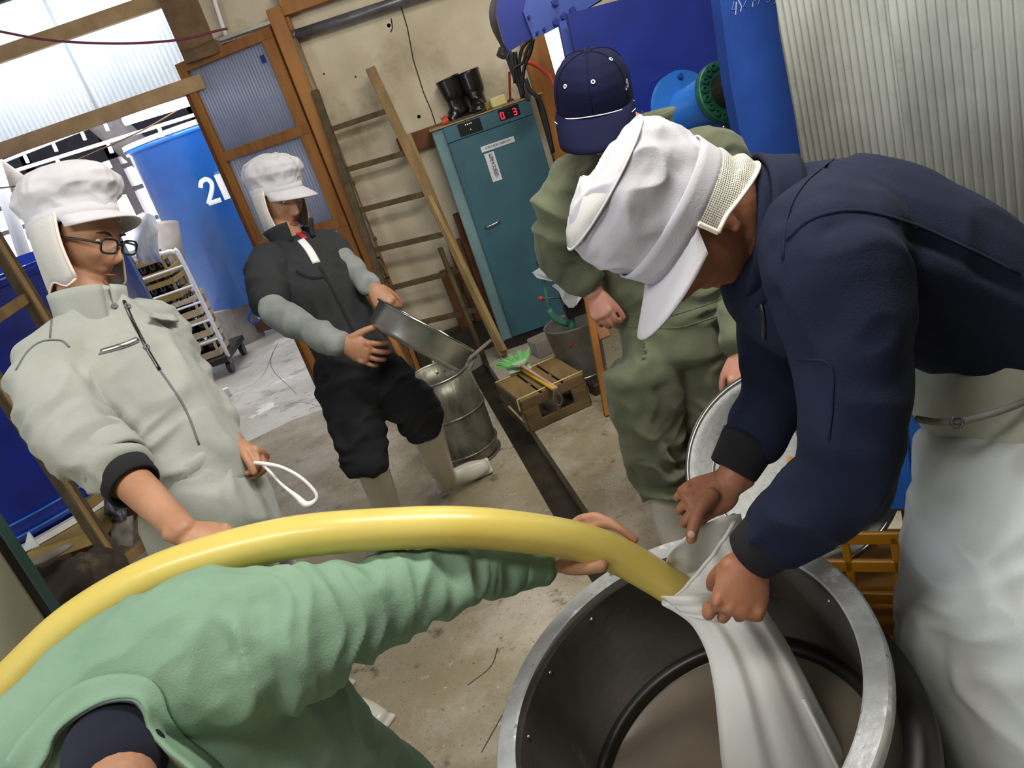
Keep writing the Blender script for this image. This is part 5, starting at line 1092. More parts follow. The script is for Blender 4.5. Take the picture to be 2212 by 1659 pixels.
sl.build('sleeve', M['grey_sleeve'], w2, voxel=.009, smooth=6, folds=[(e2a, w2a, .009, 9, 7)], label='light grey sleeve of the near arm')
sl = Blob(); sl.loft([P(738, 562, 3.13), e2b, w2b+V(-.01, 0, .01)], [.055, .052, .042], up=F2, taper=.5)
sl.build('sleeve', M['grey_sleeve'], w2, voxel=.009, smooth=6, folds=[(P(738, 562, 3.13), w2b, .008, 9, 7)], label='light grey sleeve of the far arm')
collar(w2, P(632, 512, 3.06), nz(P(607, 437, 3.05)-P(655, 570, 3.07)), F2, .078, .085, .07, M['vest'], open_=.55, flare=.25)
for pts, w_, m, n_ in (([(650, 518), (668, 540), (684, 568)], .034, 'white', 'white_undershirt'), ([(640, 497), (652, 510), (662, 512)], .03, 'red', 'red_neckline')): strip(T2, pts, w_, M[m], n_, w2, lift=.001, flat=.25)
strip(T2, [(690, 575), (715, 620), (745, 680), (775, 745)], .012, M['black_cloth'], 'placket', w2)
strip(T2, [(640, 585), (670, 600), (700, 598)], .012, M['black_cloth'], 'pocket_flap', w2)
tr = Blob(); tr.loft([P(762, 778, 3.06), hip2, dn((ha+hb)/2, -.09)], [(.15, .12), (.16, .13), (.14, .12)], up=F2)
tr.loft([ha, P(765, 890, 3.0), ka, P(792, 1012, 3.0)], [(.115, .115), (.105, .105), (.098, .098), (.075, .075)], up=F2, taper=.35)
tr.loft([hb, P(850, 840, 3.1), kb2, P(922, 925, 3.08)], [(.11, .11), (.10, .10), (.098, .098), (.076, .076)], up=F2, taper=.35)
tr.build('trousers', M['dark_trousers'], w2, voxel=.0095, smooth=6, folds=[(ha, ka, .010, 6, 6), (ka, P(792, 1012, 3.0), .026, 15, 4), (kb2, P(922, 925, 3.08), .022, 15, 4)])
q = boot('boot', fa, nz(P(800, 1000, 3.0)-fa), (.45, -.9, 0), np.linalg.norm(P(796, 1010, 3.0)-fa)+.02, .05, .062, M['boot_white'], None, cat=None); wire(q, w2)
q = boot('boot', fb, nz(P(922, 925, 3.08)-fb), (.93, -.05, .18), np.linalg.norm(P(922, 925, 3.08)-fb)+.02, .05, .062, M['boot_white'], None, cat=None); wire(q, w2)
# silver tray in his hands
ty = empty('round_tray', P(915, 712, 2.8), label='silver round metal tray held in front of the dark jacket', cat='tray')
tax = nz(I(.47, .86, .02)); tcc = P(920, 706, 2.80); R_ = .185
MB().lathe([(.001, -.085), (R_*.93, -.085), (R_*.985, -.07), (R_, 0), (R_+.006, .004), (R_+.004, .009), (R_-.004, .004), (R_*.96, -.068), (R_*.92, -.079), (.001, -.079)], tcc, 72, axis=tax).build('tray_shell', M['steel'], ty, smooth=True)
MB().lathe([(R_+.0, .001), (R_+.009, .003), (R_+.009, .01), (R_, .011)], tcc, 72, axis=tax, closed=True).build('rolled_rim', M['chrome'], ty, smooth=True)
# ---------------------------------------------------------------- worker 3: navy cap, olive overalls
F3 = nz(V(-.12, -1, 0))
w3 = empty('person', (.45, 2.4, 0), label='person in olive work overalls and navy cap bowing the head', cat='person')
h3 = P(1286, 238, 2.04); f3 = nz(I(-.10, -.62, .78)); u0_ = I(-.20, .76, .60); u3 = nz(u0_-f3*(u0_@f3)); r3 = np.cross(f3, u3)
s3a, s3b = P(1225, 412, 2.16), P(1545, 332, 2.30); e3a, w3a = P(1212, 545, 2.28), P(1285, 632, 2.30); e3b, w3b = P(1598, 600, 2.34), P(1602, 762, 2.22)
hip3 = P(1445, 770, 2.42)
b = Blob(); head(b, h3, f3, u3, 1.04)
b.loft([h3-u3*.05-f3*.04, P(1372, 300, 2.22), P(1400, 400, 2.28)], [(.06, .062), (.062, .062), (.10, .08)], up=F3)
b.loft([P(1400, 400, 2.28), P(1420, 580, 2.35), hip3], [(.12, .08), (.12, .08), (.11, .08)], up=F3)
b.loft([s3a, e3a, w3a], [.045, .038, .028], up=F3); b.loft([s3b, e3b, w3b], [.045, .038, .028], up=F3)
hand(b, w3a, I(.30, -.92, .1), I(.5, .1, -.8), I(.9, .2, .2), (.45, .6, .4), .88, (.4, .9, .3), .3)
hand(b, w3b, I(.0, -.98, .15), I(.3, -.2, -.9), I(-.9, .1, .1), (.5, .9, .6), 1.05, (.5, .9, .3), .4)
f3a, f3b = PZ(1466, 1235), PZ(1640, 1200)
h3a, h3b = P(1392, 800, 2.42), P(1512, 785, 2.46); k3a, k3b = P(1405, 940, 2.52), P(1545, 930, 2.58)
b.loft([h3a, k3a, f3a+V(0, 0, .12)], [.07, .05, .035], up=F3); b.loft([h3b, k3b, f3b+V(0, 0, .12)], [.07, .05, .035], up=F3)
b.build('body', M['skin_pale'], w3, voxel=.004, smooth=3)
b = Blob(); b.ell(h3-f3*.03+u3*.01, (r3*.085, f3*.085, u3*.09)); b.build('hair', mat('hair_grey', '#3a3835', .8), w3, voxel=.006, smooth=3)
# navy baseball cap
L3 = lambda x, y, z: h3+(r3*x+f3*y+u3*(z-.012))*1.17
b = Blob(); nn = 48; rings = []
for k, z in ((1.0, .018), (1.01, .04), (1.0, .062), (.96, .085), (.85, .106), (.64, .124), (.36, .134), (.05, .138)):
    rings.append([L3(.084*k*math.cos(2*math.pi*i/nn)*(1-.012*abs(math.sin(3*2*math.pi*i/nn/1)) ), .103*k*math.sin(2*math.pi*i/nn)-.004+.01*(z-.02)*6*(math.sin(2*math.pi*i/nn) > 0)*k, z) for i in range(nn)])
v = [p for q in rings for p in q]; b.add(v, [(k*nn+i, k*nn+(i+1) % nn, (k+1)*nn+(i+1) % nn, (k+1)*nn+i) for k in range(7) for i in range(nn)]+[tuple(reversed(range(nn))), tuple(7*nn+i for i in range(nn))])
crw = b.build('cap_crown', M['navy_cap'], w3, voxel=.004, smooth=4); TC3 = bvh(crw)
g = []
for i in range(21):
    a = math.radians(12+156*i/20); row = []
    for j in range(8):
        q = j/7; e = .105*math.sin(a)**.7*q
        row.append(L3(.084*math.cos(a)*(1+.10*q*(1-q)), .101*math.sin(a)+.0+e, .030-.012*q-.016*(math.cos(a)**2)*q*1.4-.02*q*q))
    g.append(row)
MB().sheet(g, .005).build('cap_visor', M['navy_cap'], w3, smooth=True)
for o_, zz in ((.0875, .036), (.094, .026)): MB().tube([L3(o_*.985*math.cos(a), (.1035 if zz > .03 else .120)*math.sin(a), zz-.012*(math.cos(a)**2)) for a in np.linspace(math.radians(8 if zz > .03 else 20), math.radians(172 if zz > .03 else 160), 30)], .0013, 6).build('piping', M['white'], w3, smooth=True, label='white piping')
for (x, y) in ((1222, 187), (1281, 177), (1319, 129), (1194, 160)):
    hh, nh = hit(TC3, x, y, .0012)
    if hh is not None: MB().lathe([(.0055, 0), (.0052, .0015), (.0028, .0015), (.0026, 0)], hh, 20, axis=nh, closed=True).build('eyelet', M['white'], w3, smooth=True); MB().lathe([(.0001, 0), (.0027, 0)], hh-nh*.0004, 12, axis=nh).build('eyelet_hole', M['ink'], w3)
MB().lathe([(.001, .004), (.008, .003), (.009, 0)], L3(0, .004, .137), 16, axis=u3).build('top_button', M['navy_cap'], w3, smooth=True)
for k in range(6):
    a0 = math.pi/6+k*math.pi/3; MB().tube([L3(.0855*q*math.cos(a0), .105*q*math.sin(a0)-.003, z) for q, z in ((1.005, .04), (1.0, .062), (.962, .086), (.852, .107), (.642, .125), (.362, .135), (.08, .139))], .0011, 5, sub=3).build('panel_seam', M['navy_cap'], w3, smooth=True)
for (x, y) in ((1356, 176), (1358, 184), (1355, 190)):
    hh, nh = hit(TC3, x-3, y, .001)
    if hh is not None: MB().box(hh, (.004, .003, .012), np.stack([RT, -FW, UP], 1)).build('side_lettering', M['ink_grey'], w3)
# overalls
jk = Blob(); jk.loft([P(1455, 765, 2.42), P(1450, 690, 2.40), P(1440, 600, 2.37), P(1415, 470, 2.31), P(1400, 362, 2.27), P(1388, 290, 2.24)], [(.165, .13), (.165, .135), (.19, .15), (.205, .145), (.185, .12), (.10, .08)], up=F3, taper=.3)
jk.loft([P(1340, 400, 2.25), s3a, P(1215, 480, 2.2), e3a, P(1268, 610, 2.30)], [.095, .078, .074, .068, .055], up=F3, taper=.4)
jk.loft([P(1450, 370, 2.3), s3b, P(1590, 470, 2.33), e3b, w3b+V(0, 0, .02)], [.10, .08, .072, .062, .052], up=F3, taper=.4)
for hh, kk, ft, hem in ((h3a, k3a, f3a, P(1436, 1050, 2.60)), (h3b, k3b, f3b, P(1585, 1050, 2.66))): jk.loft([dn(hh, .03), hh, kk, hem], [(.12, .12), (.122, .122), (.105, .108), (.085, .09)], up=F3, taper=.35)
J3 = jk.build('overalls', M['olive'], w3, voxel=.0085, smooth=6, folds=[(P(1455, 765, 2.42), P(1440, 600, 2.37), .010, 7, 5), (P(1440, 600, 2.37), P(1392, 370, 2.27), .013, 4, 6), (s3a, e3a, .018, 9, 6), (e3a, w3a, .014, 14, 5), (s3b, w3b, .012, 12, 5), (h3a, k3a, .014, 6, 7), (k3a, f3a, .020, 11, 5), (h3b, k3b, .014, 6, 7)],
    creases=[([P(1330, 700, 2.25), P(1450, 705, 2.25), P(1600, 650, 2.25)], .008, .02), ([P(1430, 850, 2.3), P(1445, 960, 2.4), P(1475, 1010, 2.5)], -.02, .02)])
T3 = bvh(J3)
strip(T3, [(1322, 668), (1380, 682), (1450, 680), (1520, 660), (1570, 640)], .0028, M['olive'], 'waist_seam', w3); strip(T3, [(1340, 702), (1400, 708), (1470, 706), (1560, 680)], .0028, M['olive'], 'waist_seam', w3)
strip(T3, [(1240, 360), (1250, 420), (1262, 470)], .0028, M['olive'], 'seam', w3); strip(T3, [(1410, 268), (1450, 285), (1500, 305), (1540, 320)], .005, M['olive'], 'epaulette_edge', w3)
collar(w3, P(1384, 288, 2.24), nz(P(1350, 220, 2.2)-P(1392, 400, 2.28)), F3, .085, .09, .07, M['olive'], open_=.5, flare=.25)
MB().tube([P(1335, 350, 2.12), P(1375, 300, 2.16), P(1388, 240, 2.2)], .0025, 6, sub=4).build('neck_cord', M['ink'], w3, smooth=True)
for f__, hem in ((f3a, P(1436, 1050, 2.60)), (f3b, P(1585, 1050, 2.66))): q = boot('boot', f__, nz(hem-f__), (-.25, -1, 0), np.linalg.norm(hem-f__)+.03, .05, .062, M['boot_white'], None, cat=None); wire(q, w3)
# ---------------------------------------------------------------- worker 4: bending over the pot
F4 = nz(V(-.95, -.1, -.6))
w4 = empty('person', (.85, 1.25, 0), label='person in navy jacket, white mesh cap and white apron bending over the pot', cat='person')
h4 = P(1506, 492, 1.36); f4 = nz(I(-.34, -.93, .02)); u0_ = I(-.86, .33, .18); u4 = nz(u0_-f4*(u0_@f4)); r4 = np.cross(f4, u4)
s4n, e4n, w4n = P(1800, 560, 1.24), P(1842, 990, 1.22), P(1622, 1205, 1.38)
s4f, e4f, w4f = P(1700, 640, 1.56), P(1672, 860, 1.62), P(1578, 1040, 1.62)
b = Blob(); head(b, h4, f4, u4, 1.06)
b.loft([h4-u4*.05-f4*.03, P(1590, 480, 1.38), P(1700, 500, 1.41)], [(.068, .07), (.068, .07), (.10, .09)], up=I(0, 1, .2))
b.loft([P(1700, 520, 1.41), P(1950, 590, 1.42), P(2180, 760, 1.45)], [(.11, .09), (.12, .1), (.12, .1)], up=I(0, 1, .2))
b.loft([s4n, e4n, w4n], [.05, .045, .033]); b.loft([s4f, e4f, w4f], [.05, .045, .033])
hand(b, w4n, I(-.26, -.96, .0), I(.1, -.1, -.98), I(-.9, .38, -.1), ((.55, .95, .5), (.8, 1.3, .8), (.9, 1.4, .8), (.95, 1.4, .8)), 1.17, (.15, .55, .85), .3)
hand(b, w4f, I(-.86, -.48, .1), I(-.10, -.62, -.75), I(.15, -.75, .62), ((.8, 1.0, .6), (.75, 1.1, .7), (.75, 1.2, .8), (.75, 1.2, .8)), 1.15, None)
finger(b, [P(1538, 1068, 1.585), P(1512, 1100, 1.565), P(1500, 1132, 1.555), P(1493, 1164, 1.56)], .0155, .0115)
f4a, f4b = V(.98, 1.12, 0), V(1.05, 1.42, 0); hp4a, hp4b = P(2200, 870, 1.40), P(2210, 820, 1.58)
for hh, ft in ((hp4a, f4a), (hp4b, f4b)): b.loft([hh, (hh+ft)/2+V(-.02, 0, .06), ft+V(0, 0, .12)], [.07, .05, .036], up=F4)
B4 = b.build('body', M['skin_tan'], w4, voxel=.0036, smooth=3)
# nails on the far hand's thumb
TB4 = bvh(B4)
for x, y in ((1493, 1154),):
    hh, nh = hit(TB4, x, y, .0005)
    if hh is not None: MB().lathe([(.0001, .002), (.006, .0014), (.0075, 0)], hh, 16, axis=nh).build('thumb_nail', M['pink_white'], w4, smooth=True)
b = Blob(); b.ell(h4-f4*.035+u4*.03, (r4*.080, f4*.085, u4*.09)); b.build('hair', mat('hair_grey2', '#4a4744', .8), w4, voxel=.006, smooth=3)
S4 = 1.13; L4 = lambda x, y, z: h4+(r4*x+f4*y+u4*z)*S4
b = Blob(); nn = 56; rings = []
for k, z in ((.98, .025), (1.0, .05), (1.05, .08), (1.09, .11), (1.07, .135), (.98, .155), (.78, .17), (.45, .178), (.05, .18)):
    rings.append([L4(.084*k*math.cos(2*math.pi*i/nn)*(1+.022*math.sin(2*math.pi*i/nn*7+z*9)), .108*k*math.sin(2*math.pi*i/nn)-.006, z+.012*math.sin(2*math.pi*i/nn)) for i in range(nn)])
b.add([p for q in rings for p in q], [(k*nn+i, k*nn+(i+1) % nn, (k+1)*nn+(i+1) % nn, (k+1)*nn+i) for k in range(8) for i in range(nn)]+[tuple(reversed(range(nn))), tuple(8*nn+i for i in range(nn))])
cw4 = b.build('cap_crown', M['cap_white_dull'], w4, voxel=.0036, smooth=4, folds=[(L4(0, -.1, .1), L4(0, .1, .1), .006, 12, 16)]); TW4 = bvh(cw4)
g = []   # mesh panel on the very top of the crown
for i in range(17):
    row = []
    for j in range(6):
        a = math.pi*2*i/16; q = j/5; rr = .94-.9*q; row.append(L4(.088*rr*math.cos(a), .115*rr*math.sin(a)-.006, .158+.024*q**.5+.003*math.sin(a*6)+.012*math.sin(a)))
    g.append(row)
def netmat(name, col, sc_):
    "fine square netting: real holes through alpha on a regular lattice in object space"
    m = mat(name, col, .9, var=.05); nt = m.node_tree; N = nt.nodes; L = nt.links
    v = N.new('ShaderNodeTexVoronoi'); v.inputs['Scale'].default_value = sc_; v.inputs['Randomness'].default_value = .12; tc = N.new('ShaderNodeTexCoord'); L.new(tc.outputs['UV'], v.inputs[0])
    c = N.new('ShaderNodeMath'); c.operation = 'GREATER_THAN'; c.inputs[1].default_value = .36; L.new(v.outputs['Distance'], c.inputs[0])
    k = N.new('ShaderNodeMath'); k.operation = 'MAXIMUM'; k.inputs[1].default_value = .18; L.new(c.outputs[0], k.inputs[0]); L.new(k.outputs[0], N['Principled BSDF'].inputs['Alpha']); return m
M['net'] = netmat('net', '#d6d5c8', 260)
def sheet_uv(G, m, name, par):
    "single-layer cloth grid with metric UVs (for netting)"
    G = np.array(G, float); a, b_, _ = G.shape; me = bpy.data.meshes.new(name)
    me.from_pydata(G.reshape(-1, 3).tolist(), [], [(i*b_+j, (i+1)*b_+j, (i+1)*b_+j+1, i*b_+j+1) for i in range(a-1) for j in range(b_-1)])
    du = np.concatenate([np.zeros((1, b_)), np.cumsum(np.linalg.norm(np.diff(G, axis=0), axis=2), 0)]); dv = np.concatenate([np.zeros((a, 1)), np.cumsum(np.linalg.norm(np.diff(G, axis=1), axis=2), 1)], 1)
    du = np.repeat(du.mean(1)[:, None], b_, 1); uv = me.uv_layers.new(name='uv'); vi = np.zeros(len(me.loops), int); me.loops.foreach_get('vertex_index', vi)
    uv.data.foreach_set('uv', np.stack([du.ravel()[vi], dv.ravel()[vi]], 1).ravel()); return link(name, me, m, par, True)
MB().sheet(g, .003).build('mesh_panel', M['cap_mesh'], w4, smooth=True)
MB().tube([L4(.0885*.96*math.cos(a), .1135*.96*math.sin(a)-.006, .159+.012*math.sin(a)) for a in np.linspace(0, 2*math.pi, 48)], .0022, 6, cap=False).build('crown_seam', M['cap_white'], w4, smooth=True)
MB().sheet([[L4(.0875*k*math.cos(a), .1105*k*math.sin(a)-.006, z+.012*math.sin(a)) for k, z in ((1.0, .022), (1.01, .038), (1.03, .055), (1.05, .068))] for a in np.linspace(0, 2*math.pi, 49)], .004).build('head_band', M['cap_white_dull'], w4, smooth=True)
g = []
for i in range(17):
    a = math.radians(14+152*i/16); row = []
    for j in range(7):
        q = j/6; e = .085*math.sin(a)**.7*q; row.append(L4(.086*math.cos(a)*(1+.05*q), .108*math.sin(a)-.004+e, .032-.010*q-.02*q*math.cos(a)**2))
    g.append(row)
MB().sheet(g, .005).build('cap_brim', M['cap_white'], w4, smooth=True)
# mesh neck flap, standing off the nape in two soft folds
g = []
for i in range(41):
    a = math.radians(14-208*i/40); s_b = max(0, -math.sin(a)); row = []
    for j in range(15):
        q = j/14; fold = .010*math.sin(q*11)*(.3+.7*s_b)
        row.append(L4(.090*math.cos(a)*(1-.02*q), (.109*math.sin(a)-.006)*(1+fold*4*(s_b > .2))-.012*q*s_b, .030+.008*math.sin(a)-q*(.032+.034*s_b)+fold*.3))
    g.append(row)
sheet_uv(g, M['net'], 'neck_flap', w4)
MB().tube([row[-1] for row in g], .0042, 8).build('flap_trim', M['trim_pink'], w4, smooth=True)
for e in (0, -1): MB().tube(g[e], .0042, 8).build('flap_trim', M['trim_pink'], w4, smooth=True)
# navy jacket
UPJ = I(0, 1, .2)
jk = Blob()
jk.loft([P(1640, 500, 1.40), P(1700, 530, 1.41), P(1780, 562, 1.42), P(1890, 575, 1.42), P(2010, 610, 1.42), P(2150, 690, 1.43), P(2260, 790, 1.45)], [(.10, .13), (.175, .165), (.21, .19), (.205, .182), (.19, .158), (.18, .130), (.17, .115)], up=UPJ, taper=.25)
jk.loft([P(1790, 500, 1.38), s4n, P(1840, 760, 1.21), e4n+V(0, 0, .02)], [.115, .112, .088, .078], up=(1, 0, 0), taper=.6)
jk.loft([P(1842, 930, 1.22), P(1826, 1030, 1.24), P(1750, 1098, 1.30), P(1668, 1158, 1.35)], [.078, .076, .066, .056], up=(0, 0, 1), taper=.5)
jk.loft([P(1720, 560, 1.5), s4f, P(1672, 760, 1.60), e4f, P(1618, 962, 1.62)], [.11, .095, .078, .074, .060], up=(1, 0, 0), taper=.5)
J4 = jk.build('jacket', M['navy_jacket'], w4, voxel=.0075, smooth=8, folds=[(P(1700, 530, 1.42), P(2200, 740, 1.44), .007, 3, 4), (s4n, e4n, .008, 4, 5), (e4n, w4n, .012, 8, 5), (s4f, w4f, .010, 9, 5)],
    creases=[([P(1690, 640, 1.2), P(1790, 500, 1.15), P(1900, 480, 1.18), P(2030, 530, 1.22), P(2212, 640, 1.25)], -.010, .012), ([P(1690, 540, 1.2), P(1700, 420, 1.2), P(1800, 330, 1.25)], -.008, .010), ([P(1720, 960, 1.12), P(1800, 985, 1.12), P(1850, 1000, 1.12)], -.008, .012)])
T4 = bvh(J4)
strip(T4, [(1692, 560), (1700, 470), (1735, 400), (1800, 345)], .006, M['navy_jacket'], 'shoulder_seam', w4)
strip(T4, [(1700, 520), (1760, 470), (1850, 455), (1960, 480), (2080, 530), (2200, 590)], .006, M['navy_jacket'], 'back_seam', w4)
strip(T4, [(1720, 775), (1790, 785), (1800, 850), (1790, 950)], .004, M['navy_jacket'], 'sleeve_pocket', w4)
for k in range(2):
    collar(w4, P(1642+k*22, 505+k*4, 1.39), I(-1, .05, 0), I(-.05, -.98, .1), .100+k*.018, .118+k*.018, .060, M['navy_jacket'], open_=.25, flare=.02, name='collar', th=.010)
strip(T4, [(1640, 640), (1650, 690), (1650, 730)], .010, M['black_plastic'], 'zip', w4)
cuff(w4, P(1690, 1142, 1.34), P(1622, 1200, 1.38), .057, .050, M['cuff_black'], 'knit_cuff'); cuff(w4, P(1622, 945, 1.62), P(1582, 1018, 1.62), .058, .050, M['cuff_black'], 'knit_cuff')
# trousers and apron
tr = Blob()
tr.loft([P(2130, 800, 1.46), P(2190, 830, 1.47), P(2210, 930, 1.5)], [(.17, .15), (.185, .165), (.17, .15)], up=F4)
for hh, ft in ((hp4a, f4a), (hp4b, f4b)): tr.loft([hh, (hh+ft)/2+V(-.02, 0, .06), ft+V(0, 0, .22)], [(.11, .11), (.09, .09), (.075, .08)], up=F4, taper=.3)
tr.build('trousers', mat('grey_trousers', '#a7a99c', .9, scale=4, bump=.2, bscale=250), w4, voxel=.010, smooth=6, folds=[(hp4a, f4a, .01, 6, 6)])
ap = Blob(); ap.loft([P(2185, 915, 1.46), P(2205, 1010, 1.47), P(2215, 1150, 1.48), P(2225, 1300, 1.50), P(2245, 1450, 1.52), P(2290, 1640, 1.56), P(2340, 1850, 1.62)], [(.175, .165), (.19, .18), (.215, .20), (.26, .22), (.285, .23), (.30, .23), (.30, .23)], up=F4, n=32, taper=.15)
AP = ap.build('apron', M['apron'], w4, voxel=.009, smooth=7, folds=[(P(2185, 900, 1.46), P(2215, 1150, 1.48), .016, 9, 4), (P(2215, 1150, 1.48), P(2340, 1850, 1.62), .014, 3, 6)],
    creases=[([P(1960, 900, 1.28), P(2060, 905, 1.25), P(2212, 870, 1.25)], -.012, .012), ([P(1985, 990, 1.28), P(2070, 1030, 1.26), P(2110, 1045, 1.26)], -.02, .012), ([P(1990, 1120, 1.3), P(1990, 1300, 1.3), P(1980, 1500, 1.3)], -.018, .016), ([P(2040, 1250, 1.27), P(2100, 1240, 1.27), P(2200, 1180, 1.27)], -.010, .015)])
TA = bvh(AP)
MB().tube([P(1978, 905, 1.31), P(2030, 912, 1.285), P(2100, 905, 1.28), P(2212, 868, 1.29), P(2330, 800, 1.35)], .006, 8, sub=5).build('apron_tie', mat('tie_grey', '#7d827f', .9), w4, smooth=True)
MB().lathe([(.008, -.002), (.011, 0), (.011, .003), (.008, .004)], P(2066, 912, 1.275), 16, axis=-FW, closed=True).build('tie_ring', M['pipe_grey'], w4, smooth=True)
for ft in (f4a, f4b): q = boot('boot', ft, (0, 0, 1), (-1, -.05, 0), .32, .05, .062, M['boot_white'], None, cat=None); wire(q, w4)
# ---------------------------------------------------------------- worker 5: green coat, crouching with head bent, arm along the hose
F5 = I(.0, .35, .93)
w5 = empty('person', (-.75, 1.6, 0), label='person in light green coat bent forward at the bottom left, arm stretched under the hose', cat='person')
s5, e5, wr5 = P(560, 1400, 1.37), P(880, 1270, 1.53), P(1185, 1214, 1.70)
hp5 = P(760, 1800, 1.78); fa5, fb5 = PZ(700, 1512), PZ(785, 1610)
b = Blob(); hc5 = P(262, 1880, 1.10); hf5 = I(.0, -.75, -.6); hu5 = I(0, -.62, .78); head(b, hc5, hf5, hu5, 1.0)
b.loft([hc5+I(0, .6, -.4)*.05, P(268, 1760, 1.14), P(258, 1680, 1.17), P(275, 1600, 1.34)], [(.058, .058), (.056, .056), (.052, .052), (.06, .045)], up=F5)
b.loft([P(300, 1580, 1.37), P(470, 1580, 1.44), P(640, 1700, 1.62), hp5], [(.09, .04), (.12, .07), (.12, .08), (.12, .08)], up=F5)
b.loft([s5, e5, wr5], [.045, .036, .030])
b.loft([P(120, 1640, 1.28), P(-60, 1760, 1.2), P(-120, 1900, 1.15)], [.045, .04, .03])
# hand behind the hose: palm, four fingers over the top, thumb along the bottom
pm = P(1225, 1190, 1.70); b.loft([wr5, pm, P(1262, 1160, 1.70)], [(.028, .022), (.038, .018), (.036, .016)], up=I(0, 0, 1))
for k, (x0, y0, x1, y1, x2, y2, x3, y3) in enumerate(((1262, 1150, 1300, 1132, 1338, 1142, 1372, 1166), (1250, 1148, 1282, 1124, 1316, 1126, 1350, 1150), (1238, 1150, 1262, 1122, 1290, 1116, 1320, 1132), (1226, 1156, 1242, 1130, 1264, 1118, 1290, 1124))):
    d_ = 1.665+.012*k; finger(b, [P(x0, y0, d_+.03), P(x1, y1, d_+.012), P(x2, y2, d_-.005), P(x3, y3, d_-.012)], .0115, .0085)
finger(b, [P(1195, 1216, 1.68), P(1232, 1226, 1.64), P(1268, 1226, 1.60), P(1300, 1222, 1.59)], .0165, .0145)
b.ell(P(1215, 1212, 1.685), (I(1, 0, 0)*.03, I(0, 1, 0)*.022, FW*.02))
for hh, ft in ((hp5, fa5), (hp5+V(.1, 0, 0), fb5)): b.loft([hh, ft+V(-.42, -.12, .34), ft+V(-.49, -.05, .12)], [.06, .05, .036])
b.build('body', M['skin'], w5, voxel=.0036, smooth=3)
b = Blob(); b.ell(hc5+nz(hu5)*.02+I(0, -1, 0)*.03, (I(1, 0, 0)*.078, nz(hf5)*.09, nz(hu5)*.09)); b.build('hair', M['hair'], w5, voxel=.007, smooth=3)
b = Blob(); b.loft([P(255, 1665, 1.19), P(243, 1605, 1.24), P(270, 1600, 1.30)], [(.076, .070), (.074, .068), (.07, .06)], up=F5); b.build('navy_shirt', M['navy_shirt'], w5, voxel=.006, smooth=5)
jk = Blob()
jk.loft([P(300, 1590, 1.34), P(400, 1560, 1.38), P(520, 1580, 1.46), P(640, 1680, 1.60), P(735, 1800, 1.78), P(790, 1900, 1.9)], [(.12, .085), (.17, .115), (.19, .135), (.185, .15), (.185, .155), (.18, .15)], up=F5, taper=.4)
jk.loft([P(-70, 1745, 1.28), P(60, 1625, 1.29), P(190, 1525, 1.31), P(330, 1445, 1.33), P(450, 1400, 1.35), P(560, 1385, 1.39)], [(.10, .08), (.105, .09), (.11, .09), (.125, .10), (.135, .11), (.125, .11)], up=F5, taper=.6)
jk.loft([P(470, 1430, 1.38), s5, P(720, 1335, 1.46), P(840, 1292, 1.52), P(960, 1252, 1.58), P(1060, 1232, 1.64), P(1170, 1216, 1.69)], [.13, .125, .098, .080, .066, .050, .043], up=F5, taper=.3)
jk.loft([P(600, 1560, 1.52), P(760, 1640, 1.62), P(860, 1740, 1.7)], [(.10, .09), (.09, .08), (.10, .08)], up=F5, taper=.6)
J5 = jk.build('coat', M['green_coat'], w5, voxel=.0068, smooth=7, folds=[(P(-70, 1745, 1.28), P(450, 1400, 1.35), .010, 5, 7), (P(400, 1500, 1.36), P(600, 1600, 1.5), .012, 8, 5), (P(560, 1400, 1.37), P(860, 1290, 1.52), .022, 12, 4), (P(860, 1290, 1.52), P(1170, 1216, 1.69), .018, 17, 4), (P(640, 1680, 1.6), P(790, 1900, 1.9), .016, 6, 6)],
    creases=[([P(250, 1440, 1.2), P(330, 1490, 1.2), P(380, 1560, 1.2), P(420, 1640, 1.22)], -.016, .018), ([P(430, 1300, 1.25), P(500, 1400, 1.25), P(540, 1480, 1.27)], -.012, .012), ([P(700, 1440, 1.4), P(640, 1450, 1.38), P(600, 1500, 1.4)], -.02, .015)])
T5 = bvh(J5)
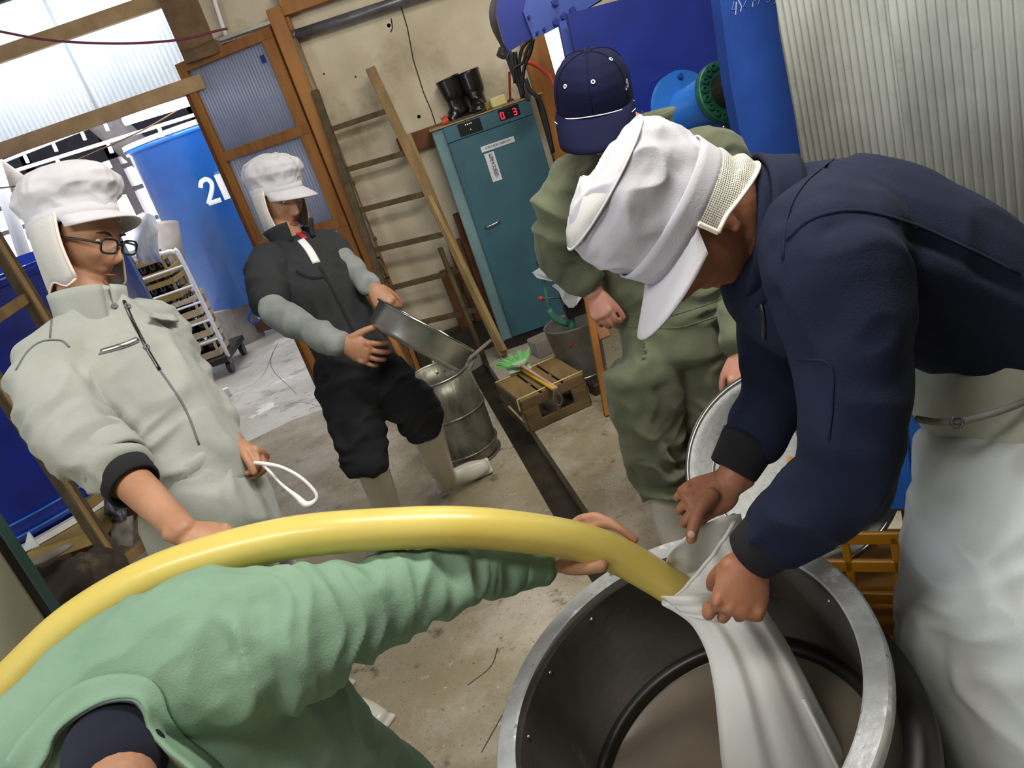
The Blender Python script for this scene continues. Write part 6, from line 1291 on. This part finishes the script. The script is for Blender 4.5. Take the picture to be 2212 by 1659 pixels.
# coat collar round the open neck
inn = crom([V(62, 1690, 1.19), V(100, 1640, 1.19), V(118, 1590, 1.195), V(160, 1550, 1.20), V(225, 1515, 1.205), V(285, 1508, 1.205), V(312, 1530, 1.20), V(322, 1575, 1.195), V(360, 1620, 1.185), V(420, 1670, 1.175), V(450, 1720, 1.17)], 1, 4)[0]
out_ = crom([V(10, 1650, 1.25), V(40, 1600, 1.25), V(75, 1560, 1.25), V(130, 1500, 1.25), V(215, 1462, 1.25), V(300, 1460, 1.25), V(345, 1490, 1.25), V(368, 1550, 1.25), V(410, 1600, 1.25), V(470, 1650, 1.25), V(510, 1720, 1.25)], 1, 4)[0]
g = []
for p, q in zip(inn, out_):
    row = []
    for j in range(7):
        t = j/6; m_ = p*(1-t)+q*t; hh, nh = hit(T5, m_[0], m_[1], .004); d5 = (hh-CAM)@FW if hh is not None else 1.3; d5 = min(d5, 1.34); row.append(P(m_[0], m_[1], m_[2]*(1-t)**1.5+d5*(1-(1-t)**1.5)-.008*math.sin(math.pi*t)))
    g.append(row)
MB().sheet(g, .006).build('collar', M['green_coat'], w5, smooth=True)
g = []
for p in inn:
    row = []
    for j in range(5):
        t = j/4; c_ = np.array([250, 1640, 1.23]); m_ = p*(1-t*.13)+c_*t*.13; row.append(P(m_[0], m_[1], p[2]+.05*t+.002))
    g.append(row)
MB().sheet(g, .004).build('collar_lining', M['green_inner'], w5, smooth=True, label='paler inside of the collar')
cuff(w5, P(1120, 1224, 1.66), P(1186, 1216, 1.695), .044, .041, M['green_coat'], 'sleeve_end')
tr = Blob()
for hh, ft in ((hp5, fa5), (hp5+V(.1, 0, 0), fb5)): tr.loft([hh, ft+V(-.42, -.12, .34), ft+V(-.49, -.05, .16)], [.12, .09, .07], taper=.4)
tr.build('trousers', mat('green_trousers', '#5d7f6a', .9, scale=4, bump=.2, bscale=250), w5, voxel=.011, smooth=6)
for ft in (fa5, fb5): q = boot('boot', ft+V(-.50, -.05, 0), (0, 0, 1), (1, .05, 0), .2, .045, .055, M['boot_white'], None, cat=None, flen=.19); wire(q, w5)
